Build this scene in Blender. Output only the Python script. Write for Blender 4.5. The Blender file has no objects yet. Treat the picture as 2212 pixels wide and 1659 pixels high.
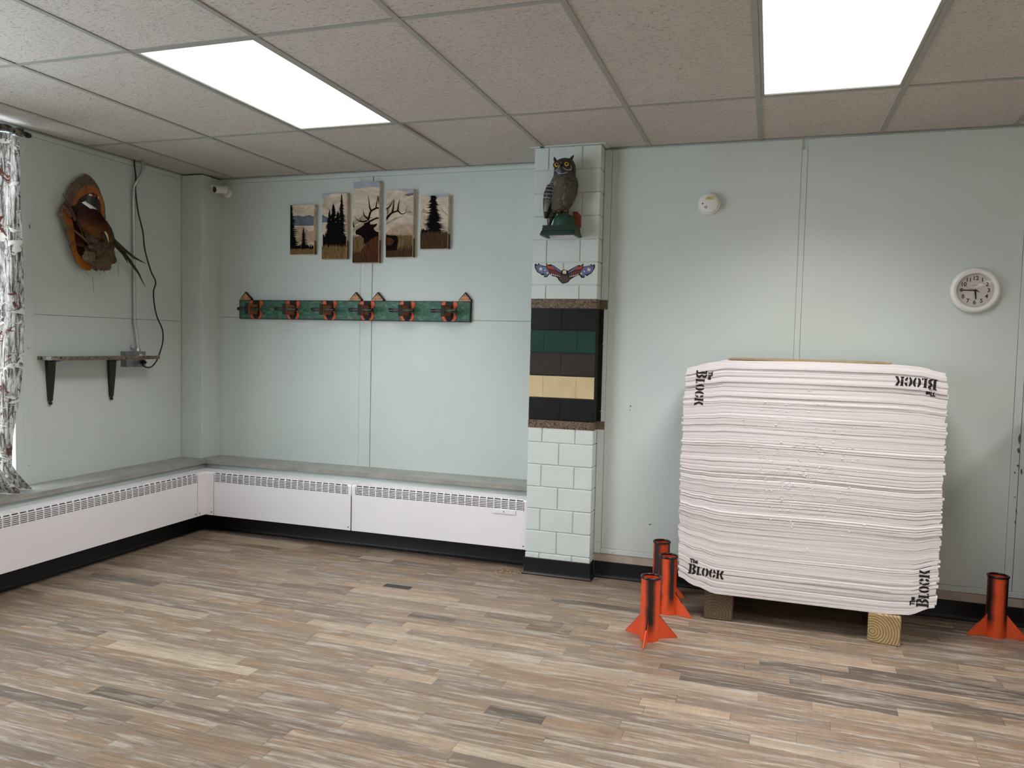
import bpy, bmesh, math, random
from mathutils import Vector, Matrix
random.seed(7)
R = math.radians
PI = math.pi
S = bpy.context.scene
COL = S.collection

# ------------------------------------------------------------------ camera
FPX = 1681.53
CAM = Vector((3.1450, -2.5791, 1.3967))
RT = Vector((0.94888, 0.31476, 0.02349))
UP = Vector((-0.03905, 0.04320, 0.99830))
FW = Vector((-0.31321, 0.94819, -0.05329))
cd = bpy.data.cameras.new('camera'); cam = bpy.data.objects.new('camera', cd); COL.objects.link(cam)
m = Matrix((( RT.x, UP.x, -FW.x, CAM.x), (RT.y, UP.y, -FW.y, CAM.y), (RT.z, UP.z, -FW.z, CAM.z), (0, 0, 0, 1)))
cam.matrix_world = m
cd.sensor_fit = 'HORIZONTAL'; cd.sensor_width = 36.0; cd.lens = 36.0 * FPX / 2212.0
cd.clip_start = 0.05; cd.clip_end = 200
S.camera = cam

# ------------------------------------------------------------------ world, exposure
W = bpy.data.worlds.new('overcast_sky'); S.world = W; W.use_nodes = True
bg = W.node_tree.nodes['Background']
bg.inputs['Color'].default_value = (0.80, 0.90, 1.0, 1); bg.inputs['Strength'].default_value = 13.0
LAMP = 2.2          # glow of the diffuser sheets
TUBES = 31.0        # watts of each panel's tubes
vs = S.view_settings
vs.view_transform = 'Standard'; vs.look = 'None'; vs.gamma = 1.0; vs.use_curve_mapping = False
vs.exposure = -0.25

# ------------------------------------------------------------------ room measures (metres)
T = 0.6096                      # ceiling grid module
H = 2.544                       # ceiling
XL, Y1, Y2, YP = -0.9164, 2.2352, 1.9830, 1.8778
XP0, XP1 = 1.7817, 2.1802       # pillar
XR, YB = 7.0, -6.0              # unseen right wall and rear wall
ZS, XS, YS = 0.506, -0.675, 2.0045   # window sill top and front edges
XH, YH, ZH0, ZH1 = -0.587, 1.90, 0.137, 0.441   # heater fronts, bottom, top
XK, YK = -0.714, 2.045          # wall below the sill

def ray(px, py): return FW + RT * ((px - 1106) / FPX) + UP * ((829.5 - py) / FPX)
def on_x(px, py, v): d = ray(px, py); return CAM + d * ((v - CAM.x) / d.x)
def on_y(px, py, v): d = ray(px, py); return CAM + d * ((v - CAM.y) / d.y)
def on_z(px, py, v): d = ray(px, py); return CAM + d * ((v - CAM.z) / d.z)

# ------------------------------------------------------------------ materials
def lin(c):
    def g(v):
        v /= 255.0
        return v / 12.92 if v <= 0.04045 else ((v + 0.055) / 1.055) ** 2.4
    return (g(c[0]), g(c[1]), g(c[2]), 1.0)

class NT:
    def __init__(s, name):
        s.m = bpy.data.materials.new(name); s.m.use_nodes = True
        s.t = s.m.node_tree; s.n = s.t.nodes; s.b = s.n['Principled BSDF']
    def add(s, kind, **kw):
        nd = s.n.new(kind)
        for k, v in kw.items():
            if k in nd.inputs.keys(): 
                nd.inputs[k].default_value = v
            else: setattr(nd, k, v)
        return nd
    def link(s, a, b): s.t.links.new(a, b)
    def pos(s, scale=(1, 1, 1), obj=False, rot=(0, 0, 0)):
        c = s.add('ShaderNodeTexCoord')
        mp = s.add('ShaderNodeMapping'); mp.inputs['Scale'].default_value = scale; mp.inputs['Rotation'].default_value = rot
        if obj: s.link(c.outputs['Object'], mp.inputs['Vector'])
        else:
            g = s.add('ShaderNodeNewGeometry'); s.link(g.outputs['Position'], mp.inputs['Vector'])
        return mp.outputs['Vector']
    def noise(s, vec, scale=5, detail=3, rough=.5, out='Fac', dist=0):
        nd = s.add('ShaderNodeTexNoise'); nd.inputs['Scale'].default_value = scale
        nd.inputs['Detail'].default_value = detail; nd.inputs['Roughness'].default_value = rough
        nd.inputs['Distortion'].default_value = dist
        s.link(vec, nd.inputs['Vector']); return nd.outputs[out]
    def ramp(s, fac, stops, interp='LINEAR'):
        nd = s.add('ShaderNodeValToRGB'); e = nd.color_ramp.elements; nd.color_ramp.interpolation = interp
        while len(e) < len(stops): e.new(0.5)
        for i, (p, c) in enumerate(stops):
            e[i].position = p; e[i].color = c if len(c) == 4 else lin(c)
        s.link(fac, nd.inputs['Fac']); return nd.outputs['Color']
    def mix(s, fac, a, b, mode='MIX'):
        nd = s.add('ShaderNodeMix', data_type='RGBA', blend_type=mode)
        for i, v in ((0, fac), (6, a), (7, b)):
            if hasattr(v, 'links') or isinstance(v, bpy.types.NodeSocket): s.link(v, nd.inputs[i])
            elif i == 0: nd.inputs[0].default_value = v
            else: nd.inputs[i].default_value = v if len(v) == 4 else lin(v)
        return nd.outputs[2]
    def bump(s, h, strength=.3, dist=.01):
        nd = s.add('ShaderNodeBump'); nd.inputs['Strength'].default_value = strength; nd.inputs['Distance'].default_value = dist
        s.link(h, nd.inputs['Height']); s.link(nd.outputs['Normal'], s.b.inputs['Normal'])
    def col(s, c):
        if isinstance(c, bpy.types.NodeSocket): s.link(c, s.b.inputs['Base Color'])
        else: s.b.inputs['Base Color'].default_value = c if len(c) == 4 else lin(c)
    def rough(s, v): s.b.inputs['Roughness'].default_value = v

MATS = {}
def paint(name, c, rough=.55, var=.06, scale=6, bump=0, bscale=180, metal=0, spec=None, obj=False):
    if name in MATS: return MATS[name]
    n = NT(name)
    v = n.pos(obj=obj)
    l = lin(c)
    a = tuple(x * (1 - var) for x in l[:3]) + (1,); b = tuple(min(1, x * (1 + var)) for x in l[:3]) + (1,)
    n.col(n.ramp(n.noise(v, scale, 4), [(.3, a), (.7, b)]))
    n.rough(rough); n.b.inputs['Metallic'].default_value = metal
    if spec is not None: n.b.inputs['Specular IOR Level'].default_value = spec
    if bump: n.bump(n.noise(v, bscale, 2), bump, .003)
    MATS[name] = n.m
    return n.m

M_WALL = paint('mint_wall_paint', (201, 210, 205), .42, .025, 2.5, .12, 220)
M_WALL_S = paint('mint_trim_paint', (201, 210, 205), .38, .02, 4, .05, 300)
M_BLOCK = paint('mint_block_paint', (207, 216, 211), .48, .03, 8, .5, 110)
def blockmat(n, c): return paint(n, c, .5, .10, 12, .5, 110, spec=.3)
M_BLK = blockmat('black_block_paint', (15, 15, 18))
M_GRN = blockmat('green_block_paint', (18, 56, 47))
M_BRN = blockmat('brown_block_paint', (50, 41, 37))
M_TAN = blockmat('tan_block_paint', (200, 180, 142))
M_MORTAR_BLK = paint('black_joint_paint', (15, 15, 17), .6)
M_BASE = paint('black_vinyl_base', (19, 19, 20), .42, .08, 10, .05, spec=.35)
M_WHITE = paint('white_enamel', (236, 233, 236), .34, .015, 3)
M_GREYM = paint('grid_paint', (150, 149, 142), .5, .05, 9)
M_PLAS = paint('white_plastic', (226, 224, 221), .4, .02, 20)
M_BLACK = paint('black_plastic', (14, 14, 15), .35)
M_RUB = paint('black_rubber', (16, 16, 17), .28)
M_GALV = paint('galvanised_steel', (196, 198, 200), .25, .06, 40, 0, metal=.55)
M_BOX = paint('steel_box', (140, 145, 145), .45, .08, 30, 0, metal=.6)
M_ORANGE_P = paint('orange_paint', (214, 86, 40), .5, .1, 40)
M_CABINET = paint('dark_grey_cabinet_paint', (52, 54, 54), .5, .06, 8)
M_ROOM = paint('pale_far_wall_paint', (214, 216, 208), .6, .03, 3)
M_BRASS = paint('screw_metal', (120, 118, 112), .4, .05, 30, metal=.8)
M_INK = paint('black_stencil_ink', (16, 16, 16), .7, .3, 90)
M_GOLD = paint('yellow_eye', (222, 168, 40), .25)
M_BONE = paint('white_feather', (220, 214, 200), .7)
M_GREENTRIM = paint('green_moulding_paint', (22, 50, 40), .4, .08, 12)
M_RAWWOOD = paint('raw_board_edge', (176, 164, 150), .7, .1, 15)

def m_tile():
    n = NT('fissured_ceiling_tile')
    v = n.pos((55, 150, 80)); 
    fis = n.noise(v, 1.0, 2, .6, dist=1.2)
    v2 = n.pos((1, 1, 1)); pins = n.noise(v2, 420, 1)
    big = n.noise(v2, 1.6, 3)
    base = n.ramp(big, [(.3, (193, 186, 178)), (.7, (200, 193, 185))])
    c = n.mix(n.ramp(fis, [(.34, (0, 0, 0)), (.43, (255, 255, 255))]), (150, 143, 135), base)
    c = n.mix(n.ramp(pins, [(.36, (0, 0, 0)), (.46, (255, 255, 255))]), n.mix(.12, c, (150, 143, 135)), c)
    n.col(c); n.rough(.9)
    hm = n.mix(.5, n.ramp(fis, [(.28, (0, 0, 0)), (.5, (255, 255, 255))]), pins)
    n.bump(hm, .6, .005)
    return n.m
M_TILE = m_tile()

def m_floor():
    n = NT('weathered_wood_plank')
    at = n.add('ShaderNodeAttribute', attribute_name='tone')
    sep = n.add('ShaderNodeSeparateColor'); n.link(at.outputs['Color'], sep.inputs['Color'])
    g = n.add('ShaderNodeNewGeometry')
    seed = n.add('ShaderNodeCombineXYZ')
    mul = n.add('ShaderNodeMath', operation='MULTIPLY'); mul.inputs[1].default_value = 37.0; n.link(sep.outputs['Blue'], mul.inputs[0])
    n.link(mul.outputs[0], seed.inputs['X']); n.link(mul.outputs[0], seed.inputs['Z'])
    addv = n.add('ShaderNodeVectorMath', operation='ADD'); n.link(g.outputs['Position'], addv.inputs[0]); n.link(seed.outputs[0], addv.inputs[1])
    def mp(sc):
        q = n.add('ShaderNodeMapping'); q.inputs['Scale'].default_value = sc; n.link(addv.outputs[0], q.inputs['Vector']); return q.outputs['Vector']
    base = n.ramp(sep.outputs['Red'], [(0, (86, 76, 67)), (.35, (122, 108, 95)), (.7, (144, 129, 113)), (1, (174, 160, 142))])
    warm = n.mix(sep.outputs['Green'], base, n.mix(.5, base, (154, 128, 99)))
    fine = n.noise(mp((7, 95, 1)), 1, 6, .7, dist=.4)
    c = n.mix(.42, warm, n.ramp(fine, [(.3, (60, 54, 48)), (.5, (140, 130, 120)), (.7, (214, 204, 192))]), 'OVERLAY')
    streak = n.noise(mp((3.2, 36, 1)), 1, 6, .7, dist=.8)
    c = n.mix(n.ramp(streak, [(.50, (0, 0, 0)), (.62, (185, 185, 185))]), c, (186, 179, 169))
    dark = n.noise(mp((2.6, 30, 3)), 1.3, 6, .75, dist=.6)
    c = n.mix(n.ramp(dark, [(.52, (0, 0, 0)), (.64, (205, 205, 205))]), c, (86, 79, 74))
    saw = n.noise(mp((85, 3, 1)), 1, 2, .5)
    c = n.mix(.07, c, n.ramp(saw, [(.4, (110, 100, 90)), (.6, (220, 210, 200))]), 'OVERLAY')
    knot = n.add('ShaderNodeTexVoronoi', feature='F1'); knot.inputs['Scale'].default_value = 1
    n.link(mp((3, 9, 1)), knot.inputs['Vector'])
    c = n.mix(n.ramp(knot.outputs['Distance'], [(.05, (170, 170, 170)), (.13, (0, 0, 0))]), c, (84, 70, 58))
    n.col(c)
    rr = n.ramp(fine, [(.3, (.36, .36, .36, 1)), (.7, (.5, .5, .5, 1))])
    n.link(rr, n.b.inputs['Roughness'])
    n.bump(fine, .12, .002)
    return n.m
M_FLOOR = m_floor()

def m_foam():
    n = NT('white_foam_sheet')
    v = n.pos((1, 1, 1)); l = n.pos((3, 3, 260))
    c = n.ramp(n.noise(v, 1.1, 2), [(.3, (220, 213, 213)), (.7, (225, 218, 218))])
    d = n.noise(v, 2.2, 4)
    n.col(n.mix(n.ramp(d, [(.62, (0, 0, 0)), (.8, (90, 90, 90))]), c, (196, 184, 172)))
    n.rough(.75); n.bump(n.noise(l, 1, 3), .35, .004)
    return n.m
M_FOAM = m_foam()

def m_endgrain(name, a, b, ring, cx, cz):
    n = NT(name)
    tc = n.add('ShaderNodeTexCoord')
    mp = n.add('ShaderNodeMapping'); mp.inputs['Location'].default_value = (cx, 0, cz); mp.inputs['Scale'].default_value = (1, .05, 1)
    n.link(tc.outputs['Object'], mp.inputs['Vector'])
    w = n.add('ShaderNodeTexWave', wave_type='RINGS', rings_direction='Y'); w.inputs['Scale'].default_value = ring; w.inputs['Distortion'].default_value = 1.6
    w.inputs['Detail'].default_value = 2; w.inputs['Detail Scale'].default_value = 2
    n.link(mp.outputs['Vector'], w.inputs['Vector'])
    c = n.ramp(w.outputs['Fac'], [(.2, a), (.75, b)])
    n.col(n.mix(n.ramp(n.noise(n.pos(), 18, 4), [(.45, (0, 0, 0)), (.7, (130, 130, 130))]), c, tuple(int(x * .62) for x in a)))
    n.rough(.8); n.bump(w.outputs['Fac'], .2, .003)
    return n.m

def m_camo(name, tr=0.0, scale=1.0, light=1.0):
    n = NT(name)
    q = lambda c: tuple(min(255, int(x * light)) for x in c)
    bark = n.noise(n.pos((62 * scale, 62 * scale, 7 * scale)), 1, 6, .75, dist=.8)
    c = n.ramp(bark, [(.34, q((34, 31, 28))), (.44, q((104, 97, 90))), (.54, q((190, 184, 176))), (.68, q((240, 237, 232)))])
    limb = n.noise(n.pos((5 * scale, 5 * scale, 11 * scale), rot=(.5, .3, .2)), 1, 4, .6, dist=1.5)
    c = n.mix(n.ramp(limb, [(.57, (0, 0, 0)), (.60, (255, 255, 255)), (.66, (255, 255, 255)), (.69, (0, 0, 0))]), c, q((214, 208, 196)))
    c = n.mix(n.ramp(limb, [(.545, (0, 0, 0)), (.565, (210, 210, 210)), (.58, (0, 0, 0))]), c, q((38, 34, 30)))
    leaf = n.noise(n.pos((9 * scale, 9 * scale, 9 * scale)), 1, 5, .75, dist=2.2)
    c = n.mix(n.ramp(leaf, [(.575, (0, 0, 0)), (.61, (255, 255, 255))]), c, q((92, 54, 44)))
    n.col(c); n.rough(.85)
    if tr:
        td = n.add('ShaderNodeBsdfTranslucent'); n.link(c, td.inputs['Color'])
        ms = n.add('ShaderNodeMixShader'); ms.inputs[0].default_value = tr
        o = n.n['Material Output']
        n.link(n.b.outputs[0], ms.inputs[1]); n.link(td.outputs[0], ms.inputs[2]); n.link(ms.outputs[0], o.inputs['Surface'])
    return n.m
M_CURTAIN = m_camo('camo_curtain_fabric', .42, 1.0, .86)

def m_camotape():
    n = NT('camo_tape')
    v = n.pos((24, 24, 34), rot=(.2, .7, .3))
    a = n.noise(v, 1, 5, .7, dist=2.5)
    c = n.ramp(a, [(.36, (22, 19, 16)), (.45, (70, 58, 46)), (.51, (150, 130, 106)), (.56, (58, 42, 33)), (.62, (34, 27, 22)), (.68, (186, 168, 144))])
    n.col(c); n.rough(.4); return n.m
M_TAPE = m_camotape()

def m_sill():
    n = NT('grey_stone_sill')
    v = n.pos((6, 6, 6))
    c = n.ramp(n.noise(v, 1, 6, .7), [(.3, (128, 128, 121)), (.7, (160, 160, 152))])
    n.col(c); n.rough(.35); n.bump(n.noise(v, 12, 3), .08, .003); return n.m
M_SILL = m_sill()

def m_light():
    n = NT('lit_diffuser')
    e = n.add('ShaderNodeEmission'); e.inputs['Strength'].default_value = LAMP; e.inputs['Color'].default_value = (1, .985, .975, 1)
    n.link(e.outputs[0], n.n['Material Output'].inputs['Surface']); return n.m
M_LIGHT = m_light()

def m_glass(name, gl=.08):
    n = NT(name)
    t = n.add('ShaderNodeBsdfTransparent'); g = n.add('ShaderNodeBsdfGlossy'); g.inputs['Roughness'].default_value = .02
    ms = n.add('ShaderNodeMixShader'); ms.inputs[0].default_value = gl
    n.link(t.outputs[0], ms.inputs[1]); n.link(g.outputs[0], ms.inputs[2])
    n.link(ms.outputs[0], n.n['Material Output'].inputs['Surface']); return n.m
M_GLASS = m_glass('clear_glass')

def m_rackgreen():
    n = NT('dry_brushed_green_paint')
    a = n.noise(n.pos((30, 30, 60)), 1, 6, .75)
    n.col(n.ramp(a, [(.3, (26, 66, 50)), (.52, (42, 94, 70)), (.72, (104, 146, 122))])); n.rough(.5)
    return n.m
M_RACK = m_rackgreen()
def m_wood(name, a, b, sc=(8, 8, 60), rough=.5):
    n = NT(name); v = n.pos(sc)
    n.col(n.ramp(n.noise(v, 1, 5, .65, dist=.8), [(.3, a), (.7, b)])); n.rough(rough); return n.m
M_FINIAL = m_wood('tan_wood', (168, 116, 78), (206, 154, 112), (90, 20, 12))
M_HOOKWOOD = m_wood('brown_stained_wood', (116, 74, 40), (170, 110, 62), (20, 14, 70))
M_BARK = m_wood('grey_bark', (64, 52, 42), (128, 108, 90), (70, 70, 26), .9)
M_SLAB = m_wood('orange_varnished_slab', (150, 84, 32), (184, 110, 46), (9, 14, 14), .3)
M_SLABD = m_wood('dark_varnished_slab', (46, 22, 16), (72, 34, 24), (9, 14, 14), .3)
M_TWIG = m_wood('dry_twig', (62, 44, 34), (112, 84, 62), (40, 40, 40), .9)
M_MOSS = m_wood('dry_moss', (58, 46, 36), (116, 94, 72), (90, 90, 90), .95)
M_TAILF = m_wood('barred_tail_feather', (28, 24, 18), (70, 58, 38), (140, 60, 140), .7)
M_PLY = m_wood('plywood_edge', (140, 116, 82), (176, 150, 112), (14, 14, 90), .7)

def m_rocket(name, stripes):
    # orange tube with soft black sprayed stripes at given angles (degrees) and widths
    n = NT(name)
    tc = n.add('ShaderNodeTexCoord'); sp = n.add('ShaderNodeSeparateXYZ'); n.link(tc.outputs['Object'], sp.inputs[0])
    an = n.add('ShaderNodeMath', operation='ARCTAN2'); n.link(sp.outputs['Y'], an.inputs[0]); n.link(sp.outputs['X'], an.inputs[1])
    nz = n.noise(n.pos((1, 1, 1), obj=True), 14, 3)
    wob = n.add('ShaderNodeMath', operation='MULTIPLY_ADD'); n.link(nz, wob.inputs[0]); wob.inputs[1].default_value = .5; n.link(an.outputs[0], wob.inputs[2])
    fac = None
    for a, w in stripes:
        d = n.add('ShaderNodeMath', operation='SUBTRACT'); n.link(wob.outputs[0], d.inputs[0]); d.inputs[1].default_value = R(a) + .25
        c = n.add('ShaderNodeMath', operation='COSINE'); n.link(d.outputs[0], c.inputs[0])
        mr = n.add('ShaderNodeMapRange'); n.link(c.outputs[0], mr.inputs['Value'])
        mr.inputs['From Min'].default_value = math.cos(R(w * 1.6)); mr.inputs['From Max'].default_value = math.cos(R(w * .45))
        if fac is None: fac = mr.outputs[0]
        else:
            mx = n.add('ShaderNodeMath', operation='MAXIMUM'); n.link(fac, mx.inputs[0]); n.link(mr.outputs[0], mx.inputs[1]); fac = mx.outputs[0]
    zr = n.add('ShaderNodeMapRange'); n.link(sp.outputs['Z'], zr.inputs['Value']); zr.inputs['From Min'].default_value = .02; zr.inputs['From Max'].default_value = .09
    mu = n.add('ShaderNodeMath', operation='MULTIPLY'); n.link(fac, mu.inputs[0]); n.link(zr.outputs[0], mu.inputs[1])
    n.col(n.mix(mu.outputs[0], (222, 80, 33), (30, 24, 24))); n.rough(.45)
    return n.m
M_FIN = paint('orange_fin_paint', (222, 82, 36), .5, .06, 20)

# ------------------------------------------------------------------ mesh builder
class MB:
    def __init__(s): s.v = []; s.f = []; s.mi = []
    def _add(s, vs, fs, mi=0):
        o = len(s.v); s.v += [tuple(v) for v in vs]; s.f += [tuple(i + o for i in f) for f in fs]; s.mi += [mi] * len(fs); return s
    def box(s, x0, x1, y0, y1, z0, z1, mi=0):
        return s._add([(x0, y0, z0), (x1, y0, z0), (x1, y1, z0), (x0, y1, z0), (x0, y0, z1), (x1, y0, z1), (x1, y1, z1), (x0, y1, z1)],
                      [(0, 3, 2, 1), (4, 5, 6, 7), (0, 1, 5, 4), (1, 2, 6, 5), (2, 3, 7, 6), (3, 0, 4, 7)], mi)
    def bbox(s, x0, x1, y0, y1, z0, z1, b=.003, mi=0):
        # box with chamfered edges
        xs, ys, zs = (x0, x1), (y0, y1), (z0, z1)
        idx = {}; vs = []
        for i in (0, 1):
            for j in (0, 1):
                for k in (0, 1):
                    sx = b if i == 0 else -b; sy = b if j == 0 else -b; sz = b if k == 0 else -b
                    for ax in range(3):
                        p = [xs[i] + sx, ys[j] + sy, zs[k] + sz]
                        p[ax] = (xs[i], ys[j], zs[k])[ax]
                        idx[(i, j, k, ax)] = len(vs); vs.append(p)
        fs = []
        def face(l): fs.append(tuple(idx[q] for q in l))
        for i in (0, 1):
            l = [(i, 0, 0, 0), (i, 1, 0, 0), (i, 1, 1, 0), (i, 0, 1, 0)]; face(l if i else l[::-1])
            l = [(0, i, 0, 1), (1, i, 0, 1), (1, i, 1, 1), (0, i, 1, 1)]; face(l[::-1] if i else l)
            l = [(0, 0, i, 2), (1, 0, i, 2), (1, 1, i, 2), (0, 1, i, 2)]; face(l if i else l[::-1])
        for i in (0, 1):
            for j in (0, 1):
                face([(i, j, 0, 0), (i, j, 1, 0), (i, j, 1, 1), (i, j, 0, 1)])
                face([(i, 0, j, 0), (i, 1, j, 0), (i, 1, j, 2), (i, 0, j, 2)])
                face([(0, i, j, 1), (1, i, j, 1), (1, i, j, 2), (0, i, j, 2)])
                for k in (0, 1): face([(i, j, k, 0), (i, j, k, 1), (i, j, k, 2)])
        return s._add(vs, fs, mi)
    def prism(s, pts, d, mi=0):
        # closed polygon of 3-D points extruded by vector d
        n = len(pts); P = [Vector(p) for p in pts]; Q = [p + Vector(d) for p in P]
        return s._add(P + Q, [tuple(range(n))[::-1], tuple(range(n, 2 * n))] + [(i, (i + 1) % n, n + (i + 1) % n, n + i) for i in range(n)], mi)
    def flat(s, pts, mi=0): return s._add(pts, [tuple(range(len(pts)))], mi)
    def rings(s, rs, cap=True, closed=True, mi=0):
        n = len(rs[0]); vs = [p for r in rs for p in r]; fs = []
        for a in range(len(rs) - 1):
            for i in range(n if closed else n - 1):
                j = (i + 1) % n; fs.append((a * n + i, a * n + j, (a + 1) * n + j, (a + 1) * n + i))
        if cap: fs += [tuple(range(n))[::-1], tuple(range((len(rs) - 1) * n, len(rs) * n))]
        return s._add(vs, fs, mi)
    def lathe(s, prof, c=(0, 0, 0), ax=(0, 0, 1), seg=32, cap=True, mi=0):
        A = Vector(ax).normalized(); U = A.orthogonal().normalized(); V = A.cross(U); C = Vector(c)
        rs = [[C + A * h + (U * math.cos(t) + V * math.sin(t)) * r for t in (2 * PI * i / seg for i in range(seg))] for r, h in prof]
        return s.rings(rs, cap, True, mi)
    def tube(s, pts, r, seg=8, cap=True, mi=0, sy=1.0):
        P = [Vector(p) for p in pts]; rr = r if isinstance(r, (list, tuple)) else [r] * len(P)
        rs = []; prev = None
        for i, p in enumerate(P):
            t = (P[min(i + 1, len(P) - 1)] - P[max(i - 1, 0)]).normalized()
            u = (prev - t * prev.dot(t)).normalized() if prev is not None and (prev - t * prev.dot(t)).length > 1e-5 else t.orthogonal().normalized()
            prev = u; w = t.cross(u)
            rs.append([p + (u * math.cos(a) + w * math.sin(a) * sy) * rr[i] for a in (2 * PI * k / seg for k in range(seg))])
        return s.rings(rs, cap, True, mi)
    def ball(s, c, r, seg=14, rings=8, jit=0, mi=0, rot=None):
        r = r if isinstance(r, (tuple, list)) else (r, r, r); C = Vector(c); rs = []
        for a in range(1, rings):
            th = PI * a / rings
            ring = []
            for k in range(seg):
                ph = 2 * PI * k / seg; q = 1 + random.uniform(-jit, jit)
                d = Vector((math.sin(th) * math.cos(ph) * r[0] * q, math.sin(th) * math.sin(ph) * r[1] * q, math.cos(th) * r[2] * q))
                if rot: d = rot @ d
                ring.append(C + d)
            rs.append(ring)
        return s.rings(rs, True, True, mi)
    def torus(s, c, ax, Rr, r, seg=32, sub=8, mi=0):
        A = Vector(ax).normalized(); U = A.orthogonal().normalized(); V = A.cross(U); C = Vector(c); rs = []
        for i in range(seg + 1):
            t = 2 * PI * i / seg; d = U * math.cos(t) + V * math.sin(t)
            rs.append([C + d * (Rr + r * math.cos(b)) + A * (r * math.sin(b)) for b in (2 * PI * k / sub for k in range(sub))])
        return s.rings(rs, False, True, mi)
    def build(s, name, mat, parent=None, smooth=False, loc=None):
        me = bpy.data.meshes.new(name)
        org = Vector((0, 0, 0))
        if parent is not None: org = ORG.get(parent.name, org)
        if loc is not None: org = Vector(loc)
        me.from_pydata([Vector(v) - org for v in s.v], [], s.f)
        for mm in (mat if isinstance(mat, (list, tuple)) else [mat]): me.materials.append(mm)
        if any(s.mi): me.polygons.foreach_set('material_index', s.mi)
        bm = bmesh.new(); bm.from_mesh(me); bmesh.ops.recalc_face_normals(bm, faces=bm.faces); bm.to_mesh(me); bm.free()
        if smooth:
            me.polygons.foreach_set('use_smooth', [True] * len(me.polygons))
            if smooth is not True: me.set_sharp_from_angle(angle=R(smooth))
        o = bpy.data.objects.new(name, me); COL.objects.link(o)
        if parent is not None: o.parent = parent
        elif loc is not None: o.location = org
        ORG[o.name] = org
        return o
ORG = {}
def tag(o, label=None, cat=None, group=None, kind=None):
    if label: o['label'] = label
    if cat: o['category'] = cat
    if group: o['group'] = group
    if kind: o['kind'] = kind
    return o
def thing(name, loc, label, cat, group=None, rz=0, local=False):
    o = bpy.data.objects.new(name, None); COL.objects.link(o); o.location = loc; o.rotation_euler = (0, 0, rz); o.empty_display_size = .1
    ORG[o.name] = Vector((0, 0, 0)) if local else Vector(loc)
    return tag(o, label, cat, group)
def copy_tree(o, parent=None):
    c = o.copy(); COL.objects.link(c); c.parent = parent; ORG[c.name] = ORG[o.name]
    for ch in list(o.children):
        copy_tree(ch, c)
    return c
def text_mesh(s, size, bold=0.0, align='CENTER'):
    cu = bpy.data.curves.new('lettering', 'FONT'); cu.body = s; cu.size = size; cu.align_x = align; cu.align_y = 'CENTER'; cu.offset = bold; cu.fill_mode = 'FRONT'
    ob = bpy.data.objects.new('lettering', cu); COL.objects.link(ob)
    dg = bpy.context.evaluated_depsgraph_get(); dg.update()
    me = bpy.data.meshes.new_from_object(ob.evaluated_get(dg))
    vs = [v.co.copy() for v in me.vertices]; fs = [tuple(p.vertices) for p in me.polygons]
    bpy.data.objects.remove(ob); bpy.data.curves.remove(cu); bpy.data.meshes.remove(me)
    return vs, fs

# ================================================================== THE SETTING
def struct(name, mb, mat, label=None, smooth=False):
    o = mb.build(name, mat, smooth=smooth); o['kind'] = 'structure'
    if label: o['label'] = label
    return o
G = .010   # panels stand proud of the wall core by this

# ---- floor: core slab with printed-wood strips laid in rows
fl = struct('floor', MB().box(XL - .2, XR + .2, YB - .2, Y1 + .2, -.12, -.006), paint('grey_subfloor', (150, 140, 128), .8), 'weathered grey brown wood plank floor')
def make_planks():
    rnd = random.Random(11)
    ang = R(-1.5); ca, sa = math.cos(ang), math.sin(ang)
    w = .0735; planks = []
    k = 0; y = 2.45
    while y > YB - .4:
        x = XL - .5 - rnd.random() * .8
        while x < XR + .3:
            L = rnd.choice((.22, .32, .45, .6, .75, .9, 1.2)) * rnd.uniform(.9, 1.1)
            tone = min(1, max(0, rnd.gauss(.52, .13)))
            if rnd.random() < .09: tone = rnd.uniform(.02, .2)
            elif rnd.random() < .08: tone = rnd.uniform(.84, 1)
            planks.append((x, x + L, y - w, y, tone, rnd.random() ** 2, rnd.random()))
            x += L
        y -= w
    return planks, ca, sa
def plank_geo(p, ca, sa):
    x0, x1, y0, y1 = p[:4]; g = .0004; b = .0011; z = 0.0
    q = [(x0 + g, y0 + g), (x1 - g, y0 + g), (x1 - g, y1 - g), (x0 + g, y1 - g)]
    qi = [(x0 + g + b, y0 + g + b), (x1 - g - b, y0 + g + b), (x1 - g - b, y1 - g - b), (x0 + g + b, y1 - g - b)]
    rt = lambda a: (a[0] * ca - a[1] * sa, a[0] * sa + a[1] * ca)
    vs = [(*rt(a), -.006) for a in q] + [(*rt(a), z - .0006) for a in q] + [(*rt(a), z) for a in qi]
    fs = [(8, 9, 10, 11)] + [(4 + i, 4 + (i + 1) % 4, 8 + (i + 1) % 4, 8 + i) for i in range(4)] + [(i, (i + 1) % 4, 4 + (i + 1) % 4, 4 + i) for i in range(4)]
    return vs, fs
def set_tone(me, tones):
    at = me.color_attributes.new('tone', 'FLOAT_COLOR', 'POINT')
    at.data.foreach_set('color', [c for t in tones for c in t])
planks, ca, sa = make_planks()
def vis(p):
    cx, cy = (p[0] + p[1]) / 2, (p[2] + p[3]) / 2
    x, y = cx * ca - cy * sa, cx * sa + cy * ca
    if x < -.7 or (y > 2.05 and x < 1.8) or (y > 1.98 and x > 2.1) or x > 4.45: return -1
    d = Vector((x, y, 0)) - CAM; f = d.dot(FW)
    if f < .5: return -1
    u, v = d.dot(RT) / f * FPX + 1106, 829.5 - d.dot(UP) / f * FPX
    if not (-150 < u < 2360 and v < 1720): return -1
    return (p[1] - p[0]) * FPX * FPX / (f * f * f)
order = sorted(range(len(planks)), key=lambda i: -vis(planks[i]))
near = [i for i in order if vis(planks[i]) > 0][:300]; ns = set(near)
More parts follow.
